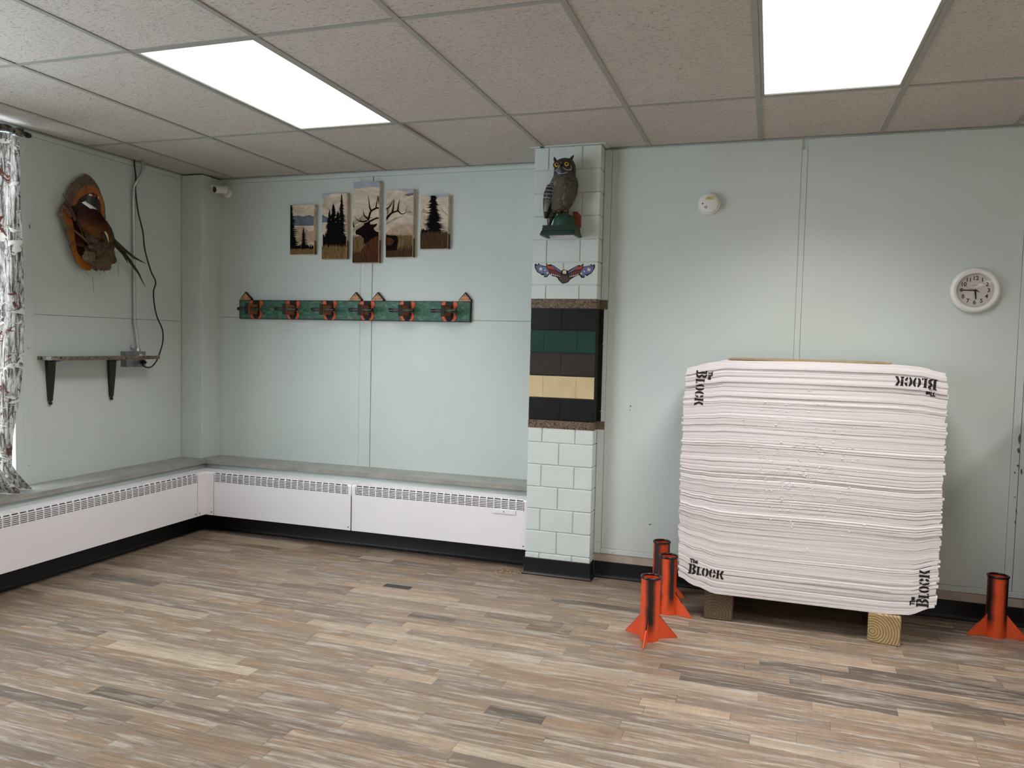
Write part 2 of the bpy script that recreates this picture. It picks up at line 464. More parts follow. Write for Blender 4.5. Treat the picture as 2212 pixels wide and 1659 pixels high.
for i in near:
    p = planks[i]; vs_, fs_ = plank_geo(p, ca, sa)
    me = bpy.data.meshes.new('plank'); me.from_pydata(vs_, [], fs_); me.materials.append(M_FLOOR)
    set_tone(me, [(p[4], p[5], p[6], 1)] * 12)
    o = bpy.data.objects.new('plank', me); COL.objects.link(o); o.parent = fl
V, F, TT = [], [], []
for i, p in enumerate(planks):
    if i in ns: continue
    vs_, fs_ = plank_geo(p, ca, sa); o_ = len(V); V += vs_; F += [tuple(a + o_ for a in f) for f in fs_]; TT += [(p[4], p[5], p[6], 1)] * 12
me = bpy.data.meshes.new('further_planks'); me.from_pydata(V, [], F); me.materials.append(M_FLOOR); set_tone(me, TT)
o = bpy.data.objects.new('further_planks', me); COL.objects.link(o); o.parent = fl; o['kind'] = 'stuff'

# ---- ceiling: grid bars, lay-in tiles, light panels
LIGHTS = [(c, r) for c in (1, 5, 9) for r in (0, -2, -4) if c > 1 or r == 0]      # column / row of each light in the grid
ce = struct('ceiling', MB().box(XL - .2, XR + .2, YB - .2, Y1 + .2, H + .16, H + .26), M_ROOM, 'suspended ceiling of fissured lay-in tiles')
bw = .012
for k in range(-1, 12):
    x = k * T
    y_end = Y1 + .02 if x < 2.0 else Y2 + .02
    if abs(x - 1.98) < .2: y_end = YP + .01
    MB().box(x - bw, x + bw, YB, y_end, H, H + .02).build('grid_bar', M_GREYM, ce)
for r in range(-5, 2):
    y = r * 2 * T
    MB().box(XL, XR, y - bw, y + bw, H + .0008, H + .02).build('grid_bar', M_GREYM, ce)
rnd = random.Random(3)
for k in range(-2, 12):
    for r in range(-5, 2):
        x0, x1 = k * T + .003, (k + 1) * T - .003
        y0, y1 = r * 2 * T + .003, (r + 1) * 2 * T - .003
        if (k, r) in LIGHTS: continue
        x0 = max(x0, XL - .02); x1 = min(x1, XR + .02)
        if r == 1: y1 = (Y1 if k < 3 else Y2) + .03
        if r == -5: y0 = max(y0, YB - .02)
        if x1 - x0 < .05: continue
        dz = rnd.uniform(0, .0012)
        t0 = MB()
        if (k, r) == (2, 1):     # the tile that sags open at its front edge
            t0.prism([(x0, y0 + .012, H + .014), (x1, y0, H + .003), (x1, y1, H + .003), (x0, y1, H + .004)], (0, 0, .015))
        else: t0.box(x0, x1, y0, y1, H + .003 + dz, H + .019 + dz)
        t0.build('ceiling_tile', M_TILE, ce)
# wall angle round the pillar head
MB().box(XP0 - .03, XP1 + .03, YP - .022, YP + .0, H - .0, H + .02).box(XP1 + .003, XP1 + .03, YP, Y2, H, H + .02).build('wall_angle', M_WALL_S, ce)
MB().box(XL, XP0, Y1 - .012, Y1 + .01, H + .001, H + .02).build('wall_angle', M_GREYM, ce)
MB().box(XP1, XR, Y2 - .012, Y2 + .01, H + .001, H + .02).build('wall_angle', M_GREYM, ce)
MB().box(XL - .01, XL + .012, YB, Y1, H + .0012, H + .02).build('wall_angle', M_GREYM, ce)

# ---- walls: dark core behind proud painted panels
def panelled(core, name, label, rects, axis, front, mat=M_WALL, depth=.03):
    o = struct(name, core, M_WALL, label)
    for a0, a1, z0, z1, pr, nm in rects:
        if axis == 'y': MB().bbox(a0, a1, front - pr, front + depth, z0, z1, .0015).build(nm, mat, o)
        else: MB().bbox(front - depth, front + pr, a0, a1, z0, z1, .0015).build(nm, mat, o)
    return o
GAP = H - .007
e = .0012
wb = MB().box(XL - .2, XP0 + .05, Y1 + G, Y1 + .18, 0, H + .2)
struct('wall_back_lower', MB().box(XK, XP0 + .05, YK, Y1 + .02, -.05, ZS - .045), M_WALL, 'mint wall below the back sill')
struct('wall_left_lower', MB().box(XL - .25, XK, YB - .2, Y1 + .2, -.05, ZS - .045), M_WALL, 'mint wall below the window sill')
wall_back = panelled(wb, 'wall_back_left', 'pale mint panelled wall behind the heater and coat rack', [
    (-.74, .433 - e, ZS - .03, 1.535 - e, 0, 'wall_panel'), (-.74, .433 - e, 1.535 + e, 2.508, 0, 'wall_panel'),
    (.433, .522 - e, ZS - .03, 2.508, .0015, 'batten'), 
    (.522 + 2 * e, XP0, ZS - .03, 1.535 - e, 0, 'wall_panel'), (.522 + 2 * e, XP0, 1.535 + e, 2.508, 0, 'wall_panel'),
    (-.74, XP0, 2.508 + e, GAP, 0, 'batten')], 'y', Y1)
# corner chase
CHX, CHY = -.735, 2.04
struct('trim_1', MB().bbox(XL - .05, CHX, CHY, Y1 + .05, ZS - .02, GAP, .003), M_WALL_S, 'boxed corner chase painted mint')
# left wall with the window opening
WY0, WY1, WZ1 = -2.3, .740, 2.50
wl = MB()
wl.box(XL - .25, XL - G, WY1, Y1 + .2, -.05, H + .2).box(XL - .25, XL - G, YB - .2, WY0, -.05, H + .2)
wl.box(XL - .25, XL - G, WY0, WY1, WZ1, H + .2)
wall_left = panelled(wl, 'wall_left', 'pale mint panelled wall beside the curtained window', [
    (WY1 + .03, .850 - e, ZS - .03, 2.508, .004, 'batten'),
    (.850, CHY - .004, ZS - .03, 1.494 - e, 0, 'wall_panel'), (.850, CHY - .004, 1.494 + e, 2.508, 0, 'wall_panel'),
    (WY1 + .03, CHY - .004, 2.508 + e, GAP, 0, 'batten'), (YB, WY0 - .03, ZS - .03, GAP, 0, 'wall_panel')], 'x', XL)
# right-hand stretch of the back wall
wr = MB().box(XP1 - .05, XR + .2, Y2 + G, Y2 + .35, 0, H + .2)
wall_br = panelled(wr, 'wall_back_right', 'pale mint panelled wall behind the foam target and clock', [
    (XP1 + .045, 3.268 - e, .176 + e, GAP, 0, 'wall_panel'), (3.268, 3.298 - e, .176 + e, 2.48, .0012, 'batten'),
    (3.298, 4.336 - e, .176 + e, GAP, 0, 'wall_panel'), (4.336, 4.372 - e, .176 + e, GAP, .004, 'batten'),
    (4.372 + .002, XR, .176 + e, GAP, 0, 'wall_panel'), (XP1 + .045, 4.336 - e, .146, .176, .004, 'batten'), (4.338, XR, .146, .176, .004, 'batten'),
    (XP1 + .002, XP1 + .045 - e, .146, GAP, .006, 'batten')], 'y', Y2)
MB().box(XP1, XR, Y2 - .0, Y2 + .03, .09, .1455).build('exposed_edge', M_RAWWOOD, wall_br)
# dark chips knocked out of the paint by the right-hand seam, and bolt heads
M_CHIP = paint('bare_chip', (92, 86, 82), .8)
def chip(px, py, w, h, par, plane, mat=M_CHIP, axis='y'):
    p = on_y(px, py, plane) if axis == 'y' else on_x(px, py, plane)
    k = 9; pts = []
    for i in range(k):
        a = 2 * PI * i / k; q = random.uniform(.75, 1.1)
        if axis == 'y': pts.append((p.x + math.cos(a) * w * q, p.y, p.z + math.sin(a) * h * q))
        else: pts.append((p.x, p.y + math.cos(a) * w * q, p.z + math.sin(a) * h * q))
    MB().prism(pts, (0, -.0006, 0) if axis == 'y' else (.0006, 0, 0)).build('paint_chip', mat, par)
for a in ((2202, 948, .006, .03), (2200, 973, .006, .015), (2199, 1006, .007, .006), (2192, 1021, .003, .007), (2206, 1018, .004, .014), (2192, 1074, .003, .004), (2195, 1103, .003, .012), (2193, 1128, .003, .008), (1404, 1133, .008, .004), (1362, 877, .004, .006), (1361, 886, .003, .003), (1590, 1262, .003, .003)):
    chip(*a, wall_br, Y2 - .004 - .0005)
for a in ((791, 760, .004, .004), (600, 400, .003, .002)): chip(*a, wall_back, Y1 - .0005)
chip(64, 489, .004, .018, wall_left, XL + .0045, axis='x', mat=M_CHIP)
def bolt(c, ax, par): MB().lathe([(.006, 0), (.006, .0015), (.004, .0035), (.001, .004)], c, ax, 10).build('bolt', M_WALL_S, par, True)
for z in (.22, .62, 1.0, 1.4, 1.8, 2.2, 2.45): bolt((XP1 + .024, Y2 - .006, z), (0, -1, 0), wall_br)
for x in (2.30, 2.55): bolt((x, Y2 - .004, .158), (0, -1, 0), wall_br)
for z in (.62, .95, 1.3, 2.1, 2.42): bolt((XL + .004, .805, z), (1, 0, 0), wall_left)
for z in (.65, .9, 1.25, 1.7, 2.1, 2.35): bolt((CHX - .05, CHY, z), (0, -1, 0), bpy.data.objects['trim_1']); bolt((CHX - .14, CHY, z), (0, -1, 0), bpy.data.objects['trim_1'])
# unseen walls that close the room
struct('wall_right', MB().box(XR, XR + .2, YB - .2, Y1 + .4, -.05, H + .2), M_ROOM)
struct('wall_rear', MB().box(XL - .2, XR + .2, YB - .2, YB, -.05, H + .2), M_ROOM)

# ---- block pillar
pil = struct('wall_pillar', MB().box(XP0 + .006, XP1 - .006, YP + .006, Y1 + .1, 0, H + .1), M_BLOCK, 'painted concrete block pillar with coloured courses')
CH = 2.544 / 19
rows = {12: M_BLK, 11: M_BLK, 10: M_GRN, 9: M_BRN, 8: M_TAN, 7: M_BLK}
j = .0028
for c in range(19):
    z0, z1 = c * CH + .001, (c + 1) * CH + .001
    col = {11: M_BLK, 10: M_GRN, 9: M_BRN, 8: M_TAN, 7: M_BLK}.get(c, M_BLOCK)
    side = M_BLK if 7 <= c <= 11 else M_BLOCK
    cuts = [XP0, (XP0 + XP1) / 2 - .006, XP1] if c % 2 else [XP0, XP0 + .088, XP0 + .29, XP1]
    for a, b in zip(cuts[:-1], cuts[1:]):
        xa = a if a == XP0 else a + j; xb = b if b == XP1 else b - j
        mb = MB().bbox(xa, xb, YP, Y1 + .02, z0 + j, z1 - j, .0025)
        o = mb.build('block', [col, side], pil)
        if b == XP1 and side is not col:
            for p in o.data.polygons:
                if p.normal.x > .5 and p.center.x > XP1 - .01: p.material_index = 1
    if 7 <= c <= 11:
        MB().box(XP0 + .001, XP1 - .001, YP + .0025, YP + .02, z0 + .003, z1 - .003).build('head_joint', col, pil)
        MB().box(XP0 + .001, XP1 - .001, YP + .003, YP + .02, z0 - .003, z0 + .003).build('bed_joint', M_MORTAR_BLK, pil)
for za, zb in ((1.604, 1.660), (.891, .939)):      # camo tape borders wrap round the corner to the wall
    MB().box(XP0 - .001, XP1 + .001, YP - .0012, YP + .0005, za, zb).box(XP1, XP1 + .0016, YP - .0012, Y2 - .005, za, zb).box(XP1 + .001, XP1 + .044, Y2 - .0075, Y2 - .0055, za, zb).build('tape_band', M_TAPE, pil)
MB().box(XP1 + .0, XP1 + .0012, YP + .012, Y2 - .004, .939, 1.611).build('side_paint', M_BLK, pil)
MB().box(XP1 + .001, XP1 + .022, Y2 - .0072, Y2 - .0055, .939, 1.611).build('side_paint', M_BLK, pil)

# ---- black vinyl bases
def base_profile(t=.006, h=.102):
    return [(0, 0), (t + .010, 0), (t + .010, .006), (t + .003, .014), (t, .022), (t, h - .003), (t - .003, h), (0, h)]
def base_run(name, path, h, t=.006, label=None):
    # path: list of (x, y, nx, ny) with mitred outward offsets
    mb = MB(); rs = []
    for x, y, nx, ny in path: rs.append([(x + nx * d, y + ny * d, z) for d, z in base_profile(t, h)])
    mb.rings(rs, True, True); return struct(name, mb, M_BASE, label, 30)
base_run('baseboard_pillar', [(XP0, Y2 + .05, -1, 0), (XP0, YP, -1, -1), (XP1, YP, 1, -1), (XP1, Y2 - .01, 1, 0)], .104)
base_run('baseboard_right', [(XP1 + .008, Y2, 0, -1), (XR, Y2, 0, -1)], .098)
base_run('baseboard_left', [(XK, YB, 1, 0), (XK, YK, 1, -1)], .125)
base_run('baseboard_back', [(XK, YK, 1, -1), (XP0, YK, 0, -1)], .125)

# ---- stone window sill, two runs mitred in the corner
def sill(name, pts, label): return tag(MB().prism([(x, y, ZS - .028) for x, y in pts], (0, 0, .028)).build(name, M_SILL), label, None, None, 'structure')
sill('trim_2', [(XL - .22, YB), (XS, YB), (XS, YS - .001), (XL - .05, Y1 + .05), (XL - .22, Y1 + .05)], 'grey stone window sill along the window wall')
sill('trim_3', [(XS + .001, YS), (XP0, YS), (XP0, Y1 + .05), (XL - .04, Y1 + .05)], 'grey stone sill along the back wall')
mb = MB().tube([(XK - .012, YB, ZS - .052), (XK - .012, YK, ZS - .052)], .036, 10).tube([(XK - .02, YK + .012, ZS - .052), (XP0, YK + .012, ZS - .052)], .036, 10)
struct('trim_4', mb, M_WALL_S, 'mint bullnose moulding under the sill', True)

# ---- window in the left wall
win = struct('window_1', MB().box(XL - .20, XL - .10, WY0, WY0 + .045, ZS, WZ1).box(XL - .20, XL - .10, WY1 - .045, WY1, ZS, WZ1).box(XL - .20, XL - .10, WY0, WY1, ZS, ZS + .06).box(XL - .20, XL - .10, WY0, WY1, WZ1 - .05, WZ1)
             .box(XL - .2, XL + .004, WY1 - .02, WY1 + .03, ZS - .01, WZ1 + .008), M_WALL_S, 'tall window behind the camo curtain')
mull = [WY0 + .045, -1.3, -.28, WY1 - .045]
for a, b in zip(mull[:-1], mull[1:]):
    MB().box(XL - .155, XL - .150, a, b, ZS + .05, WZ1 - .04).build('pane', M_GLASS, win)
for a in mull[1:-1]: MB().box(XL - .19, XL - .11, a - .025, a + .025, ZS + .05, WZ1 - .04).build('mullion', M_WALL_S, win)
MB().box(XL - .19, XL - .11, WY0 + .04, WY1 - .04, .985, 1.03).build('rail', M_WALL_S, win)

# ---- light panels in the ceiling
def light(c, r, label, group=None, where=None):
    sfx = '_' + where + '_offscreen' if where else ''
    x0, x1 = c * T + .013, (c + 1) * T - .013; y0, y1 = r * 2 * T + .013, (r + 1) * 2 * T - .013
    t = thing('ceiling_light' + sfx, ((x0 + x1) / 2, (y0 + y1) / 2, H + .12), label, 'light', group)
    f = .014
    mb = MB()
    for a in ((x0, x0 + f, y0, y1), (x1 - f, x1, y0, y1), (x0 + f, x1 - f, y0, y0 + f), (x0 + f, x1 - f, y1 - f, y1)): mb.box(*a, H + .001, H + .022)
    mb.build('frame', M_GREYM, t)
    MB().box(x0 + f, x1 - f, y0 + f, y1 - f, H + .006, H + .010).build('diffuser' + sfx, M_LIGHT, t)
    MB().box(x0, x1, y0, y1, H + .024, H + .12).build('housing', M_GREYM, t)
    la = bpy.data.lights.new('tube_light' + sfx, 'AREA'); la.shape = 'RECTANGLE'; la.size = x1 - x0 - 2 * f - .004; la.size_y = y1 - y0 - 2 * f - .004
    la.energy = TUBES; la.spread = R(126); la.color = (1, .985, .975)
    lo = bpy.data.objects.new('tube_light' + sfx, la); COL.objects.link(lo); lo.parent = t; lo.location = (0, 0, H + .004 - (H + .12))
light(1, 0, 'lit recessed ceiling panel above the coat rack side, with ribbed lens')
light(5, 0, 'lit recessed ceiling panel in front of the foam target')
for c, r in LIGHTS:
    if (c, r) not in ((1, 0), (5, 0)): light(c, r, 'lit recessed ceiling panel in the unseen part of the room', 'further ceiling lights',
        {(5, -2): 'overhead', (5, -4): 'rear', (9, 0): 'right', (9, -2): 'right_overhead', (9, -4): 'right_rear'}[(c, r)])

# ================================================================== HEATERS
# local frame: u runs along the wall, d = distance in front of the heater's back, z up
def heater(name, org, udir, ddir, L, label, u_gr0, u_gr1, door=None, left_seam=True):
    """org = front-bottom corner on the floor plan (x, y); udir along the run; ddir into the wall"""
    U = Vector((*udir, 0)); D = Vector((*ddir, 0)); O = Vector((org[0], org[1], 0))
    t = thing(name, O + U * (L / 2), label, 'heater', 'white convector heater covers under the sill')
    def P(u, d, z): return O + U * u + D * d + Vector((0, 0, z))
    back = .126; r = .014; zg0, zg1 = .372, .4275; dg = .042
    def ext(mb, prof, u0, u1): return mb.rings([[P(u, d, z) for d, z in prof] for u in (u0, u1)], True, True)
    th = .003
    # lower front sheet with bottom return
    c = ext(MB(), [(0, ZH0), (back, ZH0), (back, ZH0 + th), (th, ZH0 + th), (th, zg0), (0, zg0)], 0, L)
    arc = [(r - r * math.cos(a), ZH1 - r + r * math.sin(a)) for a in (PI / 2 * i / 5 for i in range(6))]
    # solid ends of the top band, then the plain top behind the grille
    hood = [(0, zg0)] + arc + [(dg, ZH1), (dg, ZH1 - th), (r, ZH1 - th)] + [(th + (d - 0) * .8, z - th * .7) for d, z in arc[::-1][1:]] + [(th, zg0)]
    for a, b in ((0, u_gr0), (u_gr1, L)):
        if b - a > .002: ext(c, hood, a, b)
    ext(c, [(dg, ZH1 - th), (dg, ZH1), (back, ZH1), (back, ZH1 - th)], 0, L)
    ext(c, [(0, ZH0), (back, ZH0), (back, ZH1 - .004), (.012, ZH1 - .006), (0, zg0)], 0, .002); ext(c, [(0, ZH0), (back, ZH0), (back, ZH1 - .004), (.012, ZH1 - .006), (0, zg0)], L - .002, L)
    c.build('cover', M_WHITE, t, 35)
    # finned heating element inside the hollow cover
    el = MB(); ext(el, [(.040, .215), (.110, .215), (.110, .223), (.040, .223)], .03, L - .03)
    nf = int(L / .03)
    for k_ in range(nf): u = .03 + (L - .06) * k_ / nf; ext(el, [(.038, .20), (.112, .20), (.112, .30), (.038, .30)], u, u + .0015)
    tag(el.build('heating_fins', M_BOX, t), None, None, None, 'stuff')
    n = max(1, round((u_gr1 - u_gr0) / .0482)); g = MB()
    bw = .0035
    for i in range(n + 1):                       # uprights bend over the rounded edge onto the top
        u = u_gr0 + (u_gr1 - u_gr0) * i / n
        ext(g, [(0, zg0)] + arc + [(dg, ZH1), (dg, ZH1 - .004), (r, ZH1 - .004), (.004, ZH1 - r), (.004, zg0)], u - bw, u + bw)
    for k in range(6):                           # front louvres
        z = zg0 + .002 + (zg1 - zg0 - .004) * k / 5
        ext(g, [(.0005, z - .0016), (.010, z + .001), (.010, z + .003), (.0005, z + .0016)], u_gr0, u_gr1)
    for k in range(4):                           # top louvres
        d = r + .001 + (dg - r - .002) * k / 3
        ext(g, [(d - .0022, ZH1 - .0005), (d + .0022, ZH1 - .0005), (d + .0022, ZH1 - .006), (d - .0022, ZH1 - .006)], u_gr0, u_gr1)
    tag(g.build('grille', M_WHITE, t), None, None, None, 'stuff')
    if door:
        a, b = door; dr = MB()
        dr.prism([P(a, -.005, .347), P(b, -.005, .347), P(b, -.005, zg0 - .001), P(a, -.005, zg0 - .001)], D * .006)
        do = dr.build('access_door', M_WHITE, t)
        MB().lathe([(.003, 0), (.003, .002)], P((a + b) / 2, -.005, .359), tuple(-D), 8).build('door_screw', M_BLACK, do)
    for u in ((.02,) if left_seam else ()) + (L - .02,):
        MB().lathe([(.0042, 0), (.0042, .0015), (.002, .0025)], P(u, 0, ZH0 + .02), tuple(-D), 10).build('screw', M_BLACK, t)
    return t
heater('heater_cover', (-.515, YH), (1, 0), (0, 1), 1.0875, 'white heater cover under the coat rack, running from the corner to the joint', .006, 1.060, None, False)
heater('heater_cover', (.576, YH), (1, 0), (0, 1), XP0 - .576, 'white heater cover with a small access door, butting the block pillar', .031, 1.181, (.983, 1.132), False)
heater('heater_cover', (XH, YB + .1), (0, 1), (-1, 0), 1.823 - YB - .1, 'long white heater cover under the curtained window', .03, 1.823 - YB - .1 - .004, None, False)
# inside-corner filler between the two runs
t = thing('heater_corner', (XH, YH, 0), 'white corner filler joining the two heater runs', 'heater', 'white convector heater covers under the sill')
r = .014
arc = [(r - r * math.cos(a), ZH1 - r + r * math.sin(a)) for a in (PI / 2 * i / 5 for i in range(6))]
prof = [(0, ZH0)] + arc + [(.13, ZH1), (.13, ZH1 - .003), (.003, ZH1 - r), (.003, ZH0)]
mb = MB().rings([[(x, YH + d, z) for d, z in prof] if k else [(XH - d, y_, z) for d, z in prof] for k, x, y_ in ()] or
                [[(XH - d, 1.823, z) for d, z in prof], [(XH - d, YH + d, z) for d, z in prof], [(-.516, YH + d, z) for d, z in prof]], True, True)
mb.build('cover', M_WHITE, t, 35)
for c, ax in (((XH, 1.845, ZH0 + .018), (1, 0, 0)), ((-.535, YH, ZH0 + .022), (0, -1, 0))):
    MB().lathe([(.0042, 0), (.0042, .0015), (.002, .0025)], c, ax, 10).build('screw', M_BLACK, t)

# ================================================================== FOAM TARGET ON TIMBERS
def timber(x0, x1, y0, mat, label, rz=0):
    o = MB().bbox(0, x1 - x0, 0, .42, 0, .142, .004).build('timber_block', mat, None, False, (0, 0, 0)); o.location = (x0, y0, 0); o.rotation_euler = (0, 0, R(rz))
    return tag(o, label, 'timber', 'timbers under the foam target')
timber(2.872, 3.014, 1.487, m_endgrain('weathered_end_grain', (80, 65, 46), (96, 80, 58), 21, -.05, -.03), 'weathered grey brown square timber under the target beside the orange tubes')
timber(3.641, 3.783, 1.455, m_endgrain('pale_pine_end_grain', (134, 108, 70), (180, 156, 112), 26, -.02, -.055), 'pale pine square timber with clear growth rings under the target', -6.5)

TX0, TX1, TY0, TY1 = 2.738, 3.928, 1.462, 1.90
def prof_i(tab, u):
    for (a, p), (b, q) in zip(tab[:-1], tab[1:]):
        if a <= u <= b:
            s = (u - a) / (b - a); s = s * s * (3 - 2 * s); return p + (q - p) * s
    return tab[-1][1] if u > 1 else tab[0][1]
ZB = [(0, .212), (.07, .172), (.16, .1425), (.82, .1425), (.90, .150), (1, .200)]
ZT = [(0, 1.288), (.09, 1.316), (.17, 1.333), (.5, 1.337), (.80, 1.335), (.90, 1.328), (1, 1.303)]
trnd = random.Random(5)
NL = 88
cutz = [0.0]
for i in range(NL): cutz.append(cutz[-1] + trnd.choice((.7, .85, 1, 1, 1.15, 1.4)))
cutz = [c / cutz[-1] for c in cutz]
LAY = []; grp = 0
for i in range(NL):
    off = trnd.uniform(-.0016, .0016) + (trnd.uniform(-.006, -.003) if trnd.random() < .10 else 0)
    grp = grp * .75 + trnd.uniform(-.0016, .0016)
    LAY.append((off * .7 + grp, trnd.uniform(-.006, .006), trnd.uniform(-.007, .007), trnd.uniform(0, 6), trnd.choice((.0002, .0004, .0006, .0010)) if trnd.random() < .72 else trnd.uniform(.003, .008)))
def edge_bow(t): return -.004 + .010 * math.sin(PI * t) ** .6      # the stack swells slightly at mid height
def t_z(u, t):
    w = .0035 * math.sin(u * 7 + t * 9) * math.sin(PI * t)
    kink = -.010 * math.exp(-((u - .10) / .06) ** 2) * (t - .55) * 2 * math.sin(PI * min(1, t * 1.1))
    tilt = -.012 * (u - .5) * math.sin(PI * t)
    return prof_i(ZB, u) + (prof_i(ZT, u) - prof_i(ZB, u)) * t + w + kink + tilt
def lay_front(i, u): return TY0 + LAY[i][0] + .0007 * math.sin(u * 6 + LAY[i][3])
tg = thing('foam_target', ((TX0 + TX1) / 2, 1.62, .142), 'large white layered foam archery target standing on two timbers', 'archery target')
NU = 44
for i in range(NL):
    t0, t1 = cutz[i], cutz[i + 1]; dx0, dx1 = LAY[i][1], LAY[i][2]; mb = MB(); rs = []
    tm = (t0 + t1) / 2; bow = edge_bow(tm)
    for k in range(NU + 1):
        u = k / NU; x = TX0 - bow + dx0 + (TX1 + bow + dx1 - TX0 + bow - dx0) * u
        za, zb = t_z(u, t0), t_z(u, t1); f = lay_front(i, u); h = zb - za; rb = LAY[i][4] * (.75 + .25 * math.sin(u * 6 + LAY[i][3])); ru = LAY[i - 1][4] * .35
        rs.append([(x, f + rb, za + h * .01), (x, f, za + h * .22), (x, f, zb - h * .22), (x, f + ru, zb - h * .01), (x, TY1, zb - h * .02), (x, TY1, za + h * .02)])
    mb.rings(rs, True, True); mb.build('foam_sheet', M_FOAM, tg, 50)
MB().box(TX0 + .205, TX1 - .235, TY0 + .004, TY1 - .01, 1.3365, 1.3425).build('top_board', M_PLY, tg)
# lettering, laid onto the stepped face
def face_y(x, z):
    u = min(1, max(0, (x - TX0) / (TX1 - TX0)))
    lo, hi = 0, NL
    while hi - lo > 1:
        md = (lo + hi) // 2
        if t_z(u, cutz[md]) <= z: lo = md
        else: hi = md
    return lay_front(lo, u)
def arcband(cx, cy, rx, ry, tx, ty, a0, a1, n=10):
    o = [(cx + rx * math.cos(R(a0 + (a1 - a0) * i / n)), cy + ry * math.sin(R(a0 + (a1 - a0) * i / n))) for i in range(n + 1)]
    q = [(cx + (rx - tx) * math.cos(R(a0 + (a1 - a0) * i / n)), cy + (ry - ty) * math.sin(R(a0 + (a1 - a0) * i / n))) for i in range(n + 1)]
    return [[o[i], o[i + 1], q[i + 1], q[i]] for i in range(n)]
def stencil():
    Q = []
    def rect(x0, y0, x1, y1): Q.append([(x0, y0), (x1, y0), (x1, y1), (x0, y1)])
    rect(-.04, .86, .06, 1); rect(-.04, 0, .06, .14); rect(.04, 0, .26, 1)                       # B: stem
    Q.extend(arcband(.34, .755, .32, .255, .24, .15, -82, 86)); Q.extend(arcband(.34, .27, .36, .275, .26, .15, -86, 80)); rect(.30, .9, .37, 1); rect(.30, 0, .37, .12); rect(.30, .46, .40, .58)
    rect(.78, .0, .99, .82); rect(.74, .74, 1.03, .82); rect(.74, 0, 1.03, .08); rect(1.07, 0, 1.18, .16)   # L with a cut foot
    Q.extend(arcband(1.52, .41, .29, .43, .21, .12, 102, 258)); Q.extend(arcband(1.58, .41, .29, .43, .21, .12, -78, 78))
    Q.extend(arcband(2.20, .41, .29, .43, .21, .12, 98, 262)); Q.extend(arcband(2.25, .41, .29, .43, .19, .20, 16, 80)); Q.extend(arcband(2.25, .41, .29, .43, .19, .20, -80, -16))
    rect(2.62, 0, 2.82, .82); rect(2.58, .74, 2.86, .82); rect(2.58, 0, 2.86, .08)
    Q.append([(2.88, .40), (3.03, .82), (3.26, .82), (3.06, .40)]); Q.append([(2.90, .44), (3.06, .44), (3.32, 0), (3.07, 0)])
    return Q
def lay_text(quads, ox, oz, ang, sc, par, nm):
    bm = bmesh.new(); c, s_ = math.cos(ang), math.sin(ang)
    for q in quads:
        vs_ = [bm.verts.new((ox + (x * c - y * s_) * sc, 0, oz + (x * s_ + y * c) * sc)) for x, y in q]
        bm.faces.new(vs_)
    zs = [v.co.z for v in bm.verts]; z = min(zs) + .002
    while z < max(zs):
        bmesh.ops.bisect_plane(bm, geom=bm.verts[:] + bm.edges[:] + bm.faces[:], plane_co=(0, 0, z), plane_no=(0, 0, 1)); z += .004
    for v in bm.verts: v.co.y = face_y(v.co.x, v.co.z) - .0009
    org = ORG[par.name]
    for v in bm.verts: v.co -= org
    me = bpy.data.meshes.new(nm); bm.to_mesh(me); bm.free(); me.materials.append(M_INK)
    o = bpy.data.objects.new(nm, me); COL.objects.link(o); o.parent = par; ORG[o.name] = org
    o['label'] = 'black stencilled words The BLOCK'
    return o
tv, tf = text_mesh('The', .52, .03, 'LEFT')
the_q = [[(tv[i].x, tv[i].y + 1.28) for i in f] for f in tf]
ALLQ = stencil() + [[(x * .92 + .02, y) for x, y in q] for q in the_q]
sc = .0535
lay_text(ALLQ, 2.789, .232, R(-4), sc, tg, 'stencil_lettering')
lay_text(ALLQ, 2.790 + .004, 1.276, R(-92), sc, tg, 'stencil_lettering')
lay_text(ALLQ, 3.884, 1.272, R(177), sc, tg, 'stencil_lettering')
lay_text(ALLQ, 3.898, .200, R(91), sc, tg, 'stencil_lettering')
# arrow holes: small torn slits clustered round the middle
mb = MB(); hr = random.Random(9)
for i in range(300):
    x, z = hr.gauss(3.30, .13), hr.gauss(.80, .19)
    if not (TX0 + .05 < x < TX1 - .05 and .25 < z < 1.28): continue
    w, h = hr.uniform(.0025, .0060), hr.uniform(.0015, .0030); y = face_y(x, z); d = hr.uniform(.002, .0045); sl = w * hr.uniform(-.3, .3)
    mb._add([(x - w, y, z - sl), (x + w, y, z + sl), (x, y + .0005, z + h), (x - w * .45, y - d, z - h * .35), (x + w * .45, y - d, z - h * .35), (x, y + .0005, z - h * .2)],
            [(2, 0, 3), (2, 3, 4), (2, 4, 1), (0, 5, 3), (3, 5, 4), (4, 5, 1)])
tag(mb.build('arrow_holes', M_FOAM, tg), None, None, None, 'stuff')

